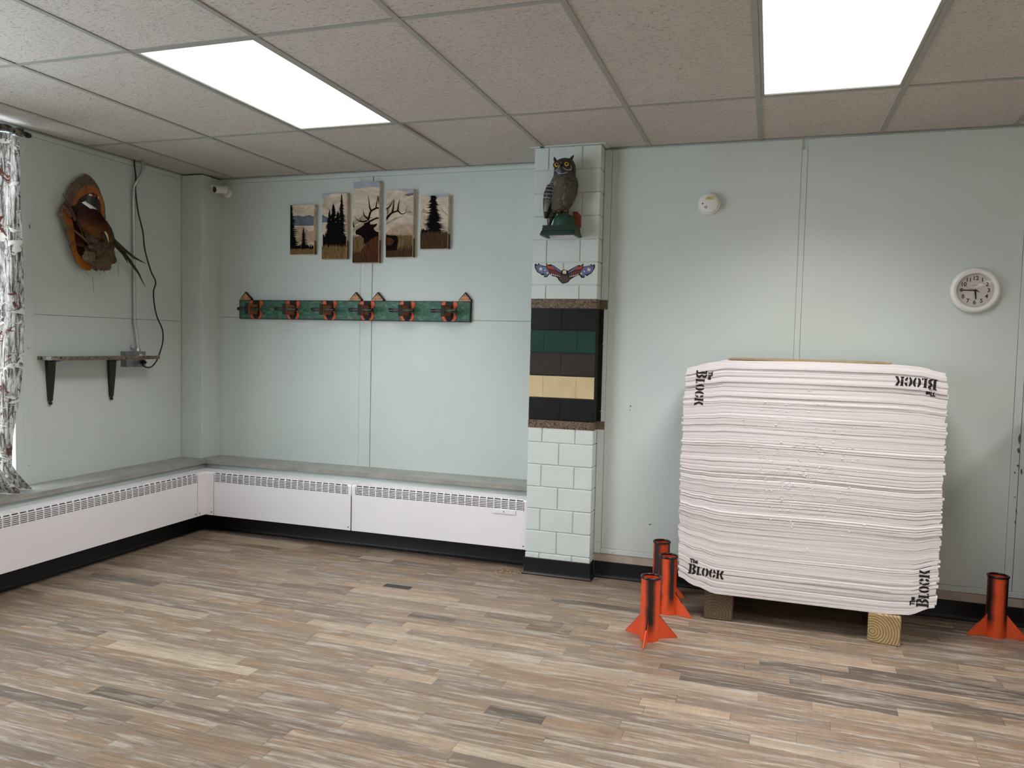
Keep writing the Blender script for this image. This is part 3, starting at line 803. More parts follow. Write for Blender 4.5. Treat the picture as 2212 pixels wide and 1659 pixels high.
# ================================================================== ORANGE TUBES WITH FINS
def tube_stand(loc, fins, stripes, label, h=.300, ro=.0455):
    t = thing('arrow_tube', (loc[0], loc[1], 0), label, 'arrow holder', 'orange finned tubes', local=True)
    m = m_rocket('sprayed_orange', stripes)
    MB().lathe([(ro, 0), (ro, h), (ro - .004, h), (ro - .004, .004), (.002, .004)], (0, 0, 0), (0, 0, 1), 40).build('tube', m, t, 40)
    MB().torus((0, 0, h + .001), (0, 0, 1), ro - .001, .0058, 40, 8).build('rim_trim', M_RUB, t, True)
    for a in fins:
        c, s_ = math.cos(R(a)), math.sin(R(a)); n = Vector((-s_, c, 0)) * .0045
        pts = [Vector((c * d, s_ * d, z)) - n / 2 for d, z in ((ro - .002, 0), (.141, .002), (.139, .008), (ro - .002, .116))]
        f = MB().prism(pts, n).build('fin', M_FIN, t)
        e0 = [Vector((c * d, s_ * d, z)) - n * .62 for d, z in ((.1412, .0), (ro, .1175), (ro, .1145), (.1382, .004))]
        MB().prism(e0, n * 1.24).build('fin_edge', M_RUB, f)
    return t
tube_stand((2.650, 1.096), (-93, 28, 152), [(-82, 24)], 'orange tube with fins and one broad black stripe, standing apart from the target')
tube_stand((2.683, 1.500), (-20, -140, 100), [(-58, 20), (-150, 24)], 'orange tube with two black stripes, close against the foam target edge')
tube_stand((2.610, 1.787), (-8, 112, 232), [(-118, 24), (-15, 14)], 'orange tube by the wall, partly hidden behind two other tubes')
tube_stand((4.258, 1.786), (200, -14, 95), [(-150, 26), (-30, 26), (-10, 22)], 'orange tube with black sprayed sides near the dark cabinet')

# ================================================================== DARK CABINET AT THE RIGHT EDGE
t = thing('metal_cabinet', (4.88, 1.72, 0), 'low dark grey cabinet against the mint wall', 'cabinet')
MB().bbox(4.422, 5.32, 1.50, Y2 - .022, .05, 1.08, .004).build('body', M_CABINET, t)
MB().bbox(4.42, 5.325, 1.485, Y2 - .02, 1.08, 1.105, .003).build('top', M_CABINET, t)
MB().box(4.44, 5.30, 1.53, Y2 - .03, 0, .05).build('plinth', M_BLACK, t)
for a, b, hx in ((4.43, 4.867, 4.83), (4.873, 5.31, 4.91)):
    d = MB().bbox(a, b, 1.482, 1.50, .06, 1.07, .003).build('door', M_CABINET, t)
    MB().tube([(hx, 1.47, .55), (hx, 1.462, .56), (hx, 1.462, .68), (hx, 1.47, .69)], .005, 8).build('handle', M_GALV, d, True)

# ================================================================== HELPERS FOR FLAT PRINT ON THE WALLS
def clip_rect(pts, x0, x1, z0, z1):
    def cl(P, f, g):
        o = []
        for a, b in zip(P, P[1:] + P[:1]):
            ia, ib = f(a), f(b)
            if ia: o.append(a)
            if ia != ib: o.append(g(a, b))
        return o
    ix = lambda v: (lambda a, b: (v, a[1] + (b[1] - a[1]) * (v - a[0]) / (b[0] - a[0])))
    iz = lambda v: (lambda a, b: (a[0] + (b[0] - a[0]) * (v - a[1]) / (b[1] - a[1]), v))
    for f, g in ((lambda p: p[0] >= x0, ix(x0)), (lambda p: p[0] <= x1, ix(x1)), (lambda p: p[1] >= z0, iz(z0)), (lambda p: p[1] <= z1, iz(z1))):
        if len(pts) < 3: return []
        pts = cl(list(pts), f, g)
    return pts
def stroke(pts, w0, w1):
    """flat tapering ribbon along 2-D points, as one polygon"""
    n = len(pts); L, Rr = [], []
    for i in range(n):
        a = pts[max(i - 1, 0)]; b = pts[min(i + 1, n - 1)]; dx, dy = b[0] - a[0], b[1] - a[1]; l = math.hypot(dx, dy) or 1
        w = (w0 + (w1 - w0) * i / (n - 1)) / 2
        L.append((pts[i][0] - dy / l * w, pts[i][1] + dx / l * w)); Rr.append((pts[i][0] + dy / l * w, pts[i][1] - dx / l * w))
    return L, Rr
def smooth2(pts, n=5):
    o = []
    P = [pts[0]] + list(pts) + [pts[-1]]
    for i in range(1, len(P) - 2):
        for k in range(n):
            t = k / n; a, b, c, d = P[i - 1], P[i], P[i + 1], P[i + 2]
            o.append(tuple(.5 * (2 * b[j] + (c[j] - a[j]) * t + (2 * a[j] - 5 * b[j] + 4 * c[j] - d[j]) * t * t + (3 * b[j] - a[j] - 3 * c[j] + d[j]) * t ** 3) for j in range(len(b))))
    o.append(tuple(pts[-1])); return o
def fill(mb, pts2, y, d=.0003):
    """triangulated flat polygon on the plane y (2-D points are x, z)"""
    from mathutils.geometry import tessellate_polygon
    vs_ = [Vector((p[0], y, p[1])) for p in pts2]
    tris = tessellate_polygon([[Vector((p[0], p[1], 0)) for p in pts2]])
    mb._add(vs_, [tuple(t_) for t_ in tris])

# ================================================================== FIVE CANVAS PRINTS
PD = .034
def m_canvas():
    n = NT('canvas_mountain_print'); v = n.pos((9, 9, 16))
    a = n.noise(v, 1, 6, .7, dist=1.0)
    c = n.ramp(a, [(.25, (150, 132, 114)), (.42, (196, 178, 156)), (.6, (218, 203, 182)), (.78, (232, 221, 204))])
    n.col(c); n.rough(.6); return n.m
M_CANVAS = m_canvas()
M_PSKY = paint('print_sky_blue', (164, 170, 188), .6, .15, 18)
M_PBAND = paint('print_blue_slope', (88, 96, 110), .6, .35, 25)
M_PMID = paint('print_brown_slope', (178, 152, 126), .6, .25, 30)
def m_grass(nm, a, b):
    n = NT(nm); n.col(n.ramp(n.noise(n.pos((130, 130, 14)), 1, 4, .7), [(.3, a), (.7, b)])); n.rough(.9); n.b.inputs['Specular IOR Level'].default_value = .1; return n.m
M_PGRASS = m_grass('print_dry_grass', (72, 54, 36), (150, 122, 84))
M_PGRASSD = m_grass('print_dark_grass', (40, 28, 22), (96, 72, 50))
M_PTREE = paint('print_dark_fir', (20, 18, 19), .95, .3, 60, spec=.05)
M_PELK = paint('print_elk_dark', (26, 18, 17), .95, .3, 40, spec=.05)
M_PELKB = m_grass('print_elk_flank', (48, 28, 20), (104, 66, 42))
M_PLIMB = paint('print_shadow_ridge', (166, 150, 130), .6, .2, 30)
PX = []
def sA(x, y): p = on_y(590 + x / 7.2143, 370 + y / 7.2143, Y1 - PD); return (p.x, p.z)
def sB(x, y): p = on_y(750 + x / 7.212, 370 + y / 7.213, Y1 - PD); return (p.x, p.z)
def fir(rn, x, top, bot, hw, steps=15, gap=.35):
    steps = int(steps * 1.7)
    L, Rr = [], []
    for i in range(steps + 1):
        f = i / steps; y = top + (bot - top) * f; w = hw * (f ** .75) * rn.uniform(.45, 1.2) + 5
        L += [(x - w * gap - 2, y), (x - w, y + (bot - top) / steps * .45)]
        w2 = hw * (f ** .75) * rn.uniform(.45, 1.2) + 5
        Rr += [(x + w2 * gap + 2, y), (x + w2, y + (bot - top) / steps * .45)]
    return [(x, top - 6)] + Rr + L[::-1]
def canvas(c0, c1, label, layers):
    """c0, c1 = pixel corners of the front face; layers = [(material, name, [polygons in wall x, z])]"""
    a = on_y(*c0, Y1 - PD); b = on_y(*c1, Y1 - PD); x0, x1, z1, z0 = a.x, b.x, a.z, b.z
    t = thing('canvas_print', ((x0 + x1) / 2, Y1, z0), label, 'picture', 'five part elk picture on the wall')
    MB().bbox(x0, x1, Y1 - PD, Y1, z0, z1, .003).build('canvas', M_CANVAS, t)
    y = Y1 - PD
    for mat, nm, polys in layers:
        y -= .00035; mb = MB()
        for P in polys:
            q = clip_rect(P, x0 + .002, x1 - .002, z0 + .002, z1 - .002)
            if len(q) > 2: y -= .00004; fill(mb, q, y)
        if mb.f: mb.build(nm, mat, t)
    # the print wraps round the edge: darker at the grass end
    zg = z0 + (z1 - z0) * .28
    MB().box(x1 - .0002, x1 + .0005, Y1 - PD + .003, Y1 - .001, zg, z1 - .002).build('wrapped_edge', M_CANVAS, t)
    MB().box(x1 - .0002, x1 + .0006, Y1 - PD + .003, Y1 - .001, z0 + .002, zg).build('wrapped_edge', layers[-1][0] if 'grass' in layers[-1][1] else M_PGRASS, t)
    return t
rn = random.Random(21)
def half_fir(f, x, top, bot, w0, w1, steps=26):
    pts = [(x, top)]
    for i in range(steps + 1):
        t_ = i / steps; y = top + (bot - top) * t_; w = w0 + (w1 - w0) * t_
        pts += [(x + w * rn.uniform(.35, .6), y), (x + w * rn.uniform(.65, 1.15), y + (bot - top) / steps * .5)]
    return W_(f, pts + [(x, bot + 20)])
def W_(f, pts): return [f(*p) for p in pts]
def rowgrass(f, x0, x1, ytop, ybot, amp=26, step=9):
    pts = []; x = x0
    while x < x1: pts += [(x, ytop + rn.uniform(-amp * .2, amp * .5)), (x + step / 2, ytop - rn.uniform(0, amp))]; x += step
    return W_(f, pts + [(x1, ybot), (x0, ybot)])
canvas((627, 443), (678, 549.5), 'small canvas print of firs before a blue slope, low at one end of the set', [
    (M_PBAND, 'slope_print', [W_(sA, [(255, 700), (400, 690), (470, 705), (560, 680), (670, 720), (670, 845), (500, 850), (255, 850)])]),
    (M_PMID, 'slope_print', [W_(sA, [(255, 880), (480, 860), (560, 940), (670, 900), (670, 1110), (255, 1110)])]),
    (M_PTREE, 'tree_print', [half_fir(sA, 262, 500, 1235, 45, 175), W_(sA, fir(rn, 475, 880, 1230, 95, 12, .2)), rowgrass(sA, 255, 680, 1165, 1240, 60, 26)]),
    (M_PGRASS, 'grass_print', [rowgrass(sA, 250, 680, 1215, 1330)])])
canvas((696, 418.5), (748, 559.5), 'canvas print of a tall dark clump of firs over dry grass', [
    (M_PSKY, 'sky_print', [W_(sA, [(755, 340), (905, 350), (830, 410), (755, 440)])]),
    (M_PBAND, 'slope_print', [W_(sA, [(755, 670), (850, 720), (870, 790), (755, 800)])]),
    (M_PTREE, 'tree_print', [W_(sA, fir(rn, 940, 505, 1190, 130, 16, .55)), W_(sA, fir(rn, 1068, 355, 1190, 120, 20, .35)), W_(sA, fir(rn, 880, 600, 1190, 100, 14, .5)), W_(sA, fir(rn, 1178, 490, 1190, 70, 14, .3)), W_(sA, fir(rn, 1010, 620, 1190, 130, 14, .6)), rowgrass(sA, 775, 1190, 1000, 1200, 90, 30)]),
    (M_PGRASS, 'grass_print', [rowgrass(sA, 740, 1190, 1175, 1400, 60)])])
ant3 = [([(328, 768), (345, 700), (372, 625), (425, 590), (470, 572), (520, 585)], 30, 22), ([(372, 610), (352, 560), (342, 480), (328, 378)], 24, 3), ([(450, 580), (462, 500), (482, 382)], 20, 3), ([(482, 385), (495, 470), (506, 580)], 8, 16),
        ([(325, 742), (278, 700), (260, 660), (254, 596)], 26, 3), ([(322, 770), (250, 788), (190, 775), (150, 745), (124, 700)], 28, 3), ([(228, 780), (212, 755), (208, 725)], 14, 2), ([(340, 790), (420, 752), (482, 730), (520, 770)], 26, 20)]
ant4 = [([(600, 760), (650, 695), (700, 650), (790, 622), (830, 655), (870, 668), (912, 640), (942, 542)], 34, 3), ([(790, 625), (800, 530), (822, 436)], 24, 3), ([(705, 640), (722, 560), (728, 452)], 26, 8), ([(600, 600), (660, 555), (700, 490), (736, 428)], 22, 3), ([(632, 590), (634, 640), (628, 710)], 12, 8)]
def strokes(f, A):
    o = []
    for pts, a, b in A:
        L, Rr = stroke(smooth2(pts), a, b)
        for i in range(len(L) - 1): o.append(W_(f, [L[i], L[i + 1], Rr[i + 1], Rr[i]]))
    return o
head = [(128, 955), (140, 920), (215, 872), (262, 838), (266, 806), (300, 798), (350, 778), (362, 828), (425, 828), (468, 812), (470, 828), (450, 858), (412, 886), (425, 915), (460, 942), (500, 945), (530, 900), (530, 1010), (460, 1020), (400, 1045), (340, 1085), (285, 1138), (262, 1110), (258, 1045), (215, 1005), (170, 990), (140, 985)]
canvas((763, 394), (817.7, 567.5), 'tallest canvas print, showing the elk head and antlers in the middle', [
    (M_PSKY, 'sky_print', [W_(sB, [(80, 160), (530, 150), (530, 250), (330, 240), (200, 262), (80, 278)])]),
    (M_PLIMB, 'ridge_print', [W_(sB, [(80, 790), (250, 680), (420, 730), (330, 740), (90, 850)]), W_(sB, [(80, 880), (260, 790), (265, 840), (80, 960)])]),
    (M_PGRASS, 'grass_print', [rowgrass(sB, 70, 540, 1015, 1450, 50)]),
    (M_PGRASSD, 'grass_print', [rowgrass(sB, 70, 540, 1270, 1460, 90)]),
    (M_PELK, 'elk_print', [W_(sB, head), W_(sB, [(86, 770), (120, 870), (105, 880), (86, 850)]), W_(sB, [(490, 815), (530, 860), (530, 900), (505, 880)])] + strokes(sB, ant3)),
    (M_PELKB, 'elk_print', [W_(sB, [(530, 1003), (460, 1016), (395, 1046), (330, 1098), (280, 1158), (240, 1208), (218, 1270), (222, 1330), (300, 1390), (530, 1400)])])])
canvas((835, 410.5), (891.4, 555.5), 'canvas print with branching antler tips and the elk rump', [
    (M_PSKY, 'sky_print', [W_(sB, [(780, 296), (1060, 285), (1060, 340), (900, 318)])]),
    (M_PBAND, 'slope_print', [W_(sB, [(890, 370), (980, 340), (1060, 330), (1060, 360), (960, 390)])]),
    (M_PLIMB, 'ridge_print', [W_(sB, [(910, 640), (980, 610), (1060, 660), (960, 650)]), W_(sB, [(605, 800), (760, 720), (900, 690), (770, 750), (605, 840)])]),
    (M_PMID, 'slope_print', [W_(sB, [(605, 960), (740, 850), (900, 830), (1060, 830), (1060, 990), (605, 1000)])]),
    (M_PGRASS, 'grass_print', [rowgrass(sB, 600, 1060, 1000, 1250, 40)]),
    (M_PGRASSD, 'grass_print', [rowgrass(sB, 600, 1060, 1200, 1380, 110)]),
    (M_PELK, 'elk_print', [W_(sB, [(600, 983), (660, 1000), (720, 1003), (760, 1000), (785, 1020), (795, 1080), (785, 1160), (775, 1230), (600, 1240)])]),
    (M_PELK, 'antler_print', strokes(sB, ant4)),
    (M_PELKB, 'elk_print', [W_(sB, [(600, 1030), (700, 1040), (740, 1090), (700, 1150), (600, 1160)])])])
canvas((909, 423), (967.3, 537.5), 'small canvas print with one lone fir against pale mountains', [
    (M_PSKY, 'sky_print', [W_(sB, [(1250, 380), (1620, 370), (1560, 400), (1300, 420)])]),
    (M_PLIMB, 'ridge_print', [W_(sB, [(1150, 660), (1180, 570), (1290, 650), (1200, 650)]), W_(sB, [(1450, 560), (1560, 670), (1600, 680), (1600, 720), (1480, 620)])]),
    (M_PTREE, 'tree_print', [W_(sB, fir(rn, 1345, 240, 960, 185, 20, .5)), rowgrass(sB, 1150, 1455, 930, 1010, 70, 26)]),
    (M_PGRASSD, 'grass_print', [rowgrass(sB, 1140, 1610, 960, 1300, 60)])])

# ================================================================== BOW RACK ON THE BACK WALL
rk = thing('bow_rack', (.35, Y1, 1.52), 'long green painted bow rack with six pegs and orange black marks', 'rack')
RX0, RX1, RZ0, RZ1, RY = -.548, 1.262, 1.524, 1.659, Y1 - .022
MB().bbox(RX0, RX1, RY, Y1, RZ0, RZ1, .002).build('board', M_RACK, rk)
mb = MB()
for a in ((RX0, RX1, RZ0 - .0008, RZ0 + .004), (RX0, RX1, RZ1 - .004, RZ1 + .0008), (RX0 - .0008, RX0 + .003, RZ0, RZ1), (RX1 - .004, RX1 + .0008, RZ0, RZ1)): mb.box(a[0], a[1], RY - .0007, Y1 - .001, a[2], a[3])
mb.build('black_border', M_INK, rk)
for xa, xp, xb in ((-.544, -.500, -.447), (.359, .406, .453), (.529, .577, .624), (1.174, 1.222, 1.266)):
    zt = 1.7195
    f = MB().prism([(xa, Y1 - .02, RZ1 - .002), (xb, Y1 - .02, RZ1 - .002), (xb, Y1 - .02, RZ1 + .011), (xp, Y1 - .02, zt), (xa, Y1 - .02, RZ1 + .008)], (0, .018, 0)).build('finial', M_FINIAL, rk)
    w = MB()
    for q in ([(xa, RZ1 + .008), (xp, zt), (xp + .003, zt - .006), (xa + .004, RZ1 + .008)], [(xp, zt), (xb, RZ1 + .011), (xb - .008, RZ1 + .011), (xp - .001, zt - .009)], [(xb, RZ1), (xb, RZ1 + .012), (xb - .007, RZ1 + .012), (xb - .007, RZ1)]):
        w.prism([(x, Y1 - .0206, z) for x, z in q], (0, .0196, 0))
    for cx, cz in ((xp - .018, RZ1 + .012), (xp + .02, RZ1 + .014), (xp - .002, RZ1 + .036)):
        L, Rr = stroke([(cx - .010, cz), (cx - .004, cz + .004), (cx + .004, cz - .001), (cx + .010, cz + .003)], .0025, .002)
        for i in range(3): w.flat([(x, Y1 - .0207, z) for x, z in (L[i], L[i + 1], Rr[i + 1], Rr[i])])
    w.build('painted_lines', M_INK, f)
ZC = (RZ0 + RZ1) / 2
def peg(hx):
    y = RY - .0006; c = hx
    hz = RZ1 - ZC - .003
    o_r = [(.028, hz), (.050, hz), (.060, hz - .018), (.046, .018), (.038, .004), (.046, -.018), (.054, -.040), (.040, -hz), (.014, -hz), (.030, -.044), (.033, -.02), (.026, 0), (.030, .02)]
    for s_ in (1, -1):
        mb = MB(); fill(mb, [(c + s_ * u, ZC + v) for u, v in o_r], y - .0004); mb.build('orange_mark', M_ORANGE_P, rk)
        mb = MB(); ol = smooth2([(u, v) for u, v in o_r[1:8]], 4); L, Rr = stroke(ol, .003, .003)
        for i in range(len(L) - 1): mb.flat([(c + s_ * x, y - .0007, ZC + z) for x, z in (L[i], L[i + 1], Rr[i + 1], Rr[i])])
        mb.build('mark_outline', M_INK, rk)
    mb = MB(); fill(mb, [(c + u, ZC + v) for u, v in [(-.029, hz), (.029, hz), (.031, .02), (.028, 0), (.034, -.02), (.031, -.044), (.016, -hz), (-.016, -hz), (-.031, -.044), (-.034, -.02), (-.028, 0), (-.031, .02)]], y - .0002); mb.build('black_mark', M_INK, rk)
    yo = RY - .112
    b = MB().bbox(c - .012, c + .012, yo + .002, RY, ZC - .035, ZC + .037, .0015).build('peg_block', M_HOOKWOOD, rk)
    MB().box(c - .0125, c + .0125, yo - .0005, yo + .003, ZC - .0355, ZC + .0375).box(c - .0125, c + .0122, yo, RY, ZC + .035, ZC + .0375).box(c - .0125, c + .0122, yo, RY, ZC - .0358, ZC - .034).build('black_edging', M_INK, b)
    yd = yo + .026
    d = MB().tube([(c - .075, yd, ZC + .001), (c + .068, yd, ZC + .001)], .0125, 16).build('dowel', paint('charcoal_dowel', (62, 62, 60), .55, .15, 40), rk, 40)
    for s_ in (-1, 1):
        a = c + (-.060 if s_ < 0 else .055)
        MB().lathe([(.0133, 0), (.0133, .026), (.0115, .032), (.006, .0345)], (a, yd, ZC + .001), (s_, 0, 0), 16).build('dowel_cap', M_RUB, d, 40)
for q in (553.5, 633, 712.5, 793.5, 880, 970.5): peg(on_y(q, 666 + (q - 553) * .022, RY).x)
for q in ((522, 678), (652, 655), (652, 682), (760, 683), (993, 687)):
    p = on_y(*q, RY); MB().lathe([(.003, 0), (.003, .0006)], (p.x, RY - .0004, p.z), (0, -1, 0), 8).build('screw', M_INK, rk)

# ================================================================== CLOCK
def clock():
    c = Vector((4.1285, Y2, 1.7185)); RC = .116
    t = thing('wall_clock', c, 'round white wall clock with black numerals on the mint wall', 'clock')
    ax = (0, -1, 0)
    MB().lathe([(.10, 0), (RC - .002, .002), (RC, .010), (RC - .004, .022), (RC - .012, .029), (RC - .020, .030), (RC - .024, .027), (RC - .027, .027), (RC - .030, .020), (RC - .030, .012)], c, ax, 64, False).build('frame', M_PLAS, t, 50)
    MB().lathe([(RC - .029, .0), (RC - .029, .012), (.001, .012)], c, ax, 64).build('face', paint('clock_face', (200, 194, 188), .5, .01), t)
    yf = c.y - .0124
    mb = MB()
    for h in range(1, 13):
        a = PI / 2 - 2 * PI * h / 12; tv, tf = text_mesh(str(h), .0285, .0007)
        r_ = .0615
        mb._add([(c.x + math.cos(a) * r_ + v.x, yf, c.z + math.sin(a) * r_ + v.y) for v in tv], tf)
    mb.build('numerals', M_INK, t)
    mb = MB()
    for k in range(60):
        a = 2 * PI * k / 60; r0 = .0785; w = .0011 if k % 5 == 0 else .0005; l = .0035 if k % 5 == 0 else .002
        d = Vector((math.cos(a), 0, math.sin(a))); n = Vector((-math.sin(a), 0, math.cos(a))); p = Vector((c.x, yf, c.z)) + d * r0
        mb.flat([p - n * w, p + n * w, p + n * w + d * l, p - n * w + d * l])
    mb.box(c.x - .016, c.x + .016, yf - .0001, yf + .0001, c.z + .0255, c.z + .027)
    mb.build('minute_marks', paint('grey_print', (120, 114, 110), .7), t)
    def hand(deg, L, w, tail, z, nm, tw=None):
        a = PI / 2 - R(deg); d = Vector((math.cos(a), 0, math.sin(a))); n = Vector((-math.sin(a), 0, math.cos(a))); o = Vector((c.x, c.y - z, c.z)); tw = tw or w
        MB().prism([o - d * tail - n * tw, o - n * w, o + d * L - n * w * .7, o + d * L + n * w * .7, o + n * w, o - d * tail + n * tw], (0, -.001, 0)).build(nm, M_INK, t)
    hand(173, .046, .0044, .006, .014, 'hour_hand'); hand(271, .072, .0031, .010, .0158, 'minute_hand'); hand(293, .062, .0006, .022, .0172, 'second_hand', .0018)
    MB().lathe([(.0055, .0125), (.0055, .0185), (.003, .020)], c, ax, 16).build('hub', M_INK, t)
    MB().lathe([(RC - .0295, .020), (RC - .045, .0222), (.04, .0238), (.001, .0245)], c, ax, 48, False).build('glass', M_GLASS, t, True)
clock()

# ================================================================== SMOKE DETECTOR
c = Vector((2.785, Y2, 2.202))
t = thing('smoke_detector', c, 'round off-white smoke detector with a yellowed tape label, high on the mint wall', 'smoke detector')
MB().lathe([(.058, 0), (.061, .004), (.061, .012), (.057, .016), (.055, .016)], c, (0, -1, 0), 48).build('base', M_PLAS, t, 40)
MB().lathe([(.053, .014), (.0535, .030), (.052, .038), (.048, .041), (.001, .0415)], c, (0, -1, 0), 48).build('cover', M_PLAS, t, 40)
MB().lathe([(.0045, .0), (.0045, .0008)], (c.x - .032, c.y - .041, c.z - .002), (0, -1, 0), 16).build('painted_vent_hole', M_BLACK, t)  # flat black disc painted in for the dark inside a vent hole
MB().torus((c.x - .014, c.y - .0415, c.z - .023), (0, 1, 0), .0055, .0016, 20, 6).build('test_button', M_CHIP, t, True)
MB().prism([(c.x - .019, c.y - .0412, c.z + .017), (c.x + .030, c.y - .0412, c.z + .017), (c.x + .030, c.y - .0412, c.z + .036), (c.x - .012, c.y - .0412, c.z + .036)], (0, -.001, 0)).build('tape_label', paint('yellowed_tape', (206, 190, 140), .6), t)
mb = MB()
for P in ([(-.007, .025), (-.003, .032), (-.003, .024)], [(.000, .022), (.004, .032)], [(.007, .025), (.010, .030), (.010, .024)]):
    L, Rr = stroke([(c.x + x, c.z + z) for x, z in P], .0016, .0014)
    for i in range(len(L) - 1): mb.flat([(x, c.y - .0426, z) for x, z in (L[i], L[i + 1], Rr[i + 1], Rr[i])])
mb.build('pen_marks', M_INK, t)

# ================================================================== EAGLE DECAL
def sE(x, y): p = on_y(1140 + x / 13.825, 560 + y / 13.833, YP); return (p.x, p.z)
dec = thing('eagle_decal', (1.98, YP, 1.75), 'flag coloured spread eagle decal on the mint pillar blocks', 'decal')
sil = [(205, 160), (250, 125), (290, 180), (320, 110), (370, 165), (480, 195), (550, 205), (555, 100), (600, 165), (690, 150), (780, 190), (850, 240), (920, 290), (1000, 345), (1040, 320), (1090, 305), (1150, 325), (1200, 345), (1290, 290), (1400, 230), (1480, 190), (1525, 165), (1570, 185), (1640, 150), (1655, 115), (1670, 160), (1650, 215), (1720, 215), (1850, 180), (1915, 130), (1915, 190), (1985, 145), (2015, 190), (2005, 260), (1960, 340), (1900, 420), (1830, 465), (1770, 510), (1720, 470), (1690, 560), (1600, 555), (1550, 480), (1480, 490), (1400, 530), (1300, 590), (1250, 630), (1220, 680), (1170, 700), (1130, 715), (1080, 725), (1020, 715), (980, 680), (920, 620), (890, 560), (820, 520), (740, 510), (660, 440), (620, 490), (570, 535), (490, 540), (480, 470), (430, 485), (370, 435), (290, 390), (235, 310), (210, 240)]
def layer(nm, mat, polys, k):
    mb = MB()
    for P in polys: fill(mb, W_(sE, P), YP - .0006 - k * .0003)
    mb.build(nm, mat, dec)
layer('outline', M_INK, [sil], 0)
mir = lambda P: [(2215 - x, y + 12) for x, y in P]
bl = [[(235, 190), (290, 205), (340, 160), (470, 215), (545, 225), (600, 300), (650, 420), (600, 480), (545, 505), (505, 500), (490, 430), (420, 430), (330, 390), (270, 320)], [(690, 180), (780, 215), (930, 320), (1010, 370), (980, 400), (860, 330), (740, 240)]]
rd = [[(565, 160), (620, 195), (700, 210), (760, 260), (830, 330), (720, 300), (600, 270)]]
st = [[(590, 290), (700, 320), (850, 350), (960, 420), (1000, 470), (880, 500), (760, 480), (680, 420)]]
layer('blue_feathers', paint('decal_blue', (104, 106, 150), .5, .3, 160), bl + [mir(P) for P in bl], 1)
layer('red_feathers', paint('decal_red', (186, 62, 44), .5, .2, 120), rd + [mir(P) for P in rd], 2)
layer('striped_feathers', paint('decal_brown_red', (96, 44, 40), .5, .5, 220), st + [mir(P) for P in st], 1)
layer('tail', paint('decal_brown', (70, 54, 50), .5, .6, 240), [[(930, 560), (1000, 500), (1090, 480), (1180, 500), (1240, 590), (1190, 660), (1090, 700), (1000, 670)]], 1)
def star(x, y, r): return [(x + (r if k % 2 == 0 else r * .42) * math.sin(PI * k / 5), y - (r if k % 2 == 0 else r * .42) * math.cos(PI * k / 5)) for k in range(10)]
layer('white_stars', M_BONE, [star(390, 290, 70), star(515, 330, 32), star(590, 410, 45), star(1825, 310, 75), star(1690, 360, 35), star(1600, 430, 45)] +
      [[(690 + i * 60, 425 + i * 18), (720 + i * 60, 425 + i * 18), (740 + i * 60, 480 + i * 12), (715 + i * 60, 478 + i * 12)] for i in range(5)] + [[(1525 - i * 60, 437 + i * 18), (1495 - i * 60, 437 + i * 18), (1475 - i * 60, 492 + i * 12), (1500 - i * 60, 490 + i * 12)] for i in range(5)], 3)
layer('head', M_BONE, [[(1045, 350), (1080, 330), (1120, 330), (1150, 355), (1150, 430), (1120, 440), (1060, 430), (1045, 400)]], 2)
layer('beak', M_GOLD, [[(1080, 370), (1115, 370), (1110, 425), (1095, 440), (1082, 420)]], 3)

# ================================================================== OWL SHELF AND OWL
sh = thing('owl_shelf', (1.972, YP, 2.013), 'small dark green moulded wall shelf on the pillar carrying the owl', 'shelf')
SX0, SX1, SYF, SZ0, SZ1 = 1.868, 2.078, 1.732, 2.013, 2.071
pr = [(.000, SZ0), (.000, SZ0 + .012), (.004, SZ0 + .016), (.004, SZ0 + .022), (.009, SZ0 + .030), (.009, SZ0 + .038), (.012, SZ0 + .046), (.012, SZ1 - .004), (.010, SZ1)]
def ring3(ins): return [(SX0 + ins, YP - .001), (SX0 + ins, SYF + ins), (SX1 - ins, SYF + ins), (SX1 - ins, YP - .001)]
outer = [[(x, y, z) for x, y in ring3(d)] for d, z in pr]
inner = [[(x, y, z) for x, y in ring3(.020)] for z in (SZ1 - .006, SZ0)]
MB().rings(outer + inner + [outer[0]], False, False).build('moulding', M_GREENTRIM, sh, 25)
MB().prism([(x, y, SZ1 - .008) for x, y in ring3(.011)], (0, 0, .008)).build('top_board', M_GREENTRIM, sh)
MB().prism([(x, y, SZ1 - .012) for x, y in ring3(.0205)], (0, 0, .003)).box(SX0 + .02, SX1 - .02, YP - .020, YP - .001, SZ0 + .006, SZ1 - .012).build('white_underside', M_WHITE, sh)
MB().prism([(2.030, YP - .026, SZ1), (2.0745, YP - .026, SZ1), (2.0745, YP - .026, 2.137), (2.052, YP - .026, 2.162), (2.030, YP - .026, 2.162)], (0, .020, 0)).build('back_board', m_wood('red_brown_wood', (112, 52, 30), (150, 74, 44), (20, 20, 20), .6), sh)

def m_owl():
    n = NT('owl_breast_plumage')
    v = n.pos((1, 1, 1))
    w = n.add('ShaderNodeTexWave', wave_type='BANDS', bands_direction='Z'); w.inputs['Scale'].default_value = 42; w.inputs['Distortion'].default_value = 5; w.inputs['Detail'].default_value = 3; w.inputs['Detail Scale'].default_value = 3
    n.link(v, w.inputs['Vector'])
    c = n.ramp(w.outputs['Fac'], [(.15, (32, 29, 23)), (.55, (64, 58, 46)), (.9, (104, 97, 80))])
    s = n.noise(n.pos((75, 75, 12)), 1, 3, .6)
    c = n.mix(n.ramp(s, [(.6, (0, 0, 0)), (.7, (190, 190, 190))]), c, (176, 170, 152))
    n.col(c); n.rough(.35); n.bump(w.outputs['Fac'], .5, .004); return n.m
M_OWL = m_owl()
M_OWLHEAD = paint('owl_grey_head', (44, 42, 40), .4, .35, 60, .3, 120)
M_OWLWING = paint('owl_slate_wing', (34, 34, 40), .4, .4, 70, .4, 140)
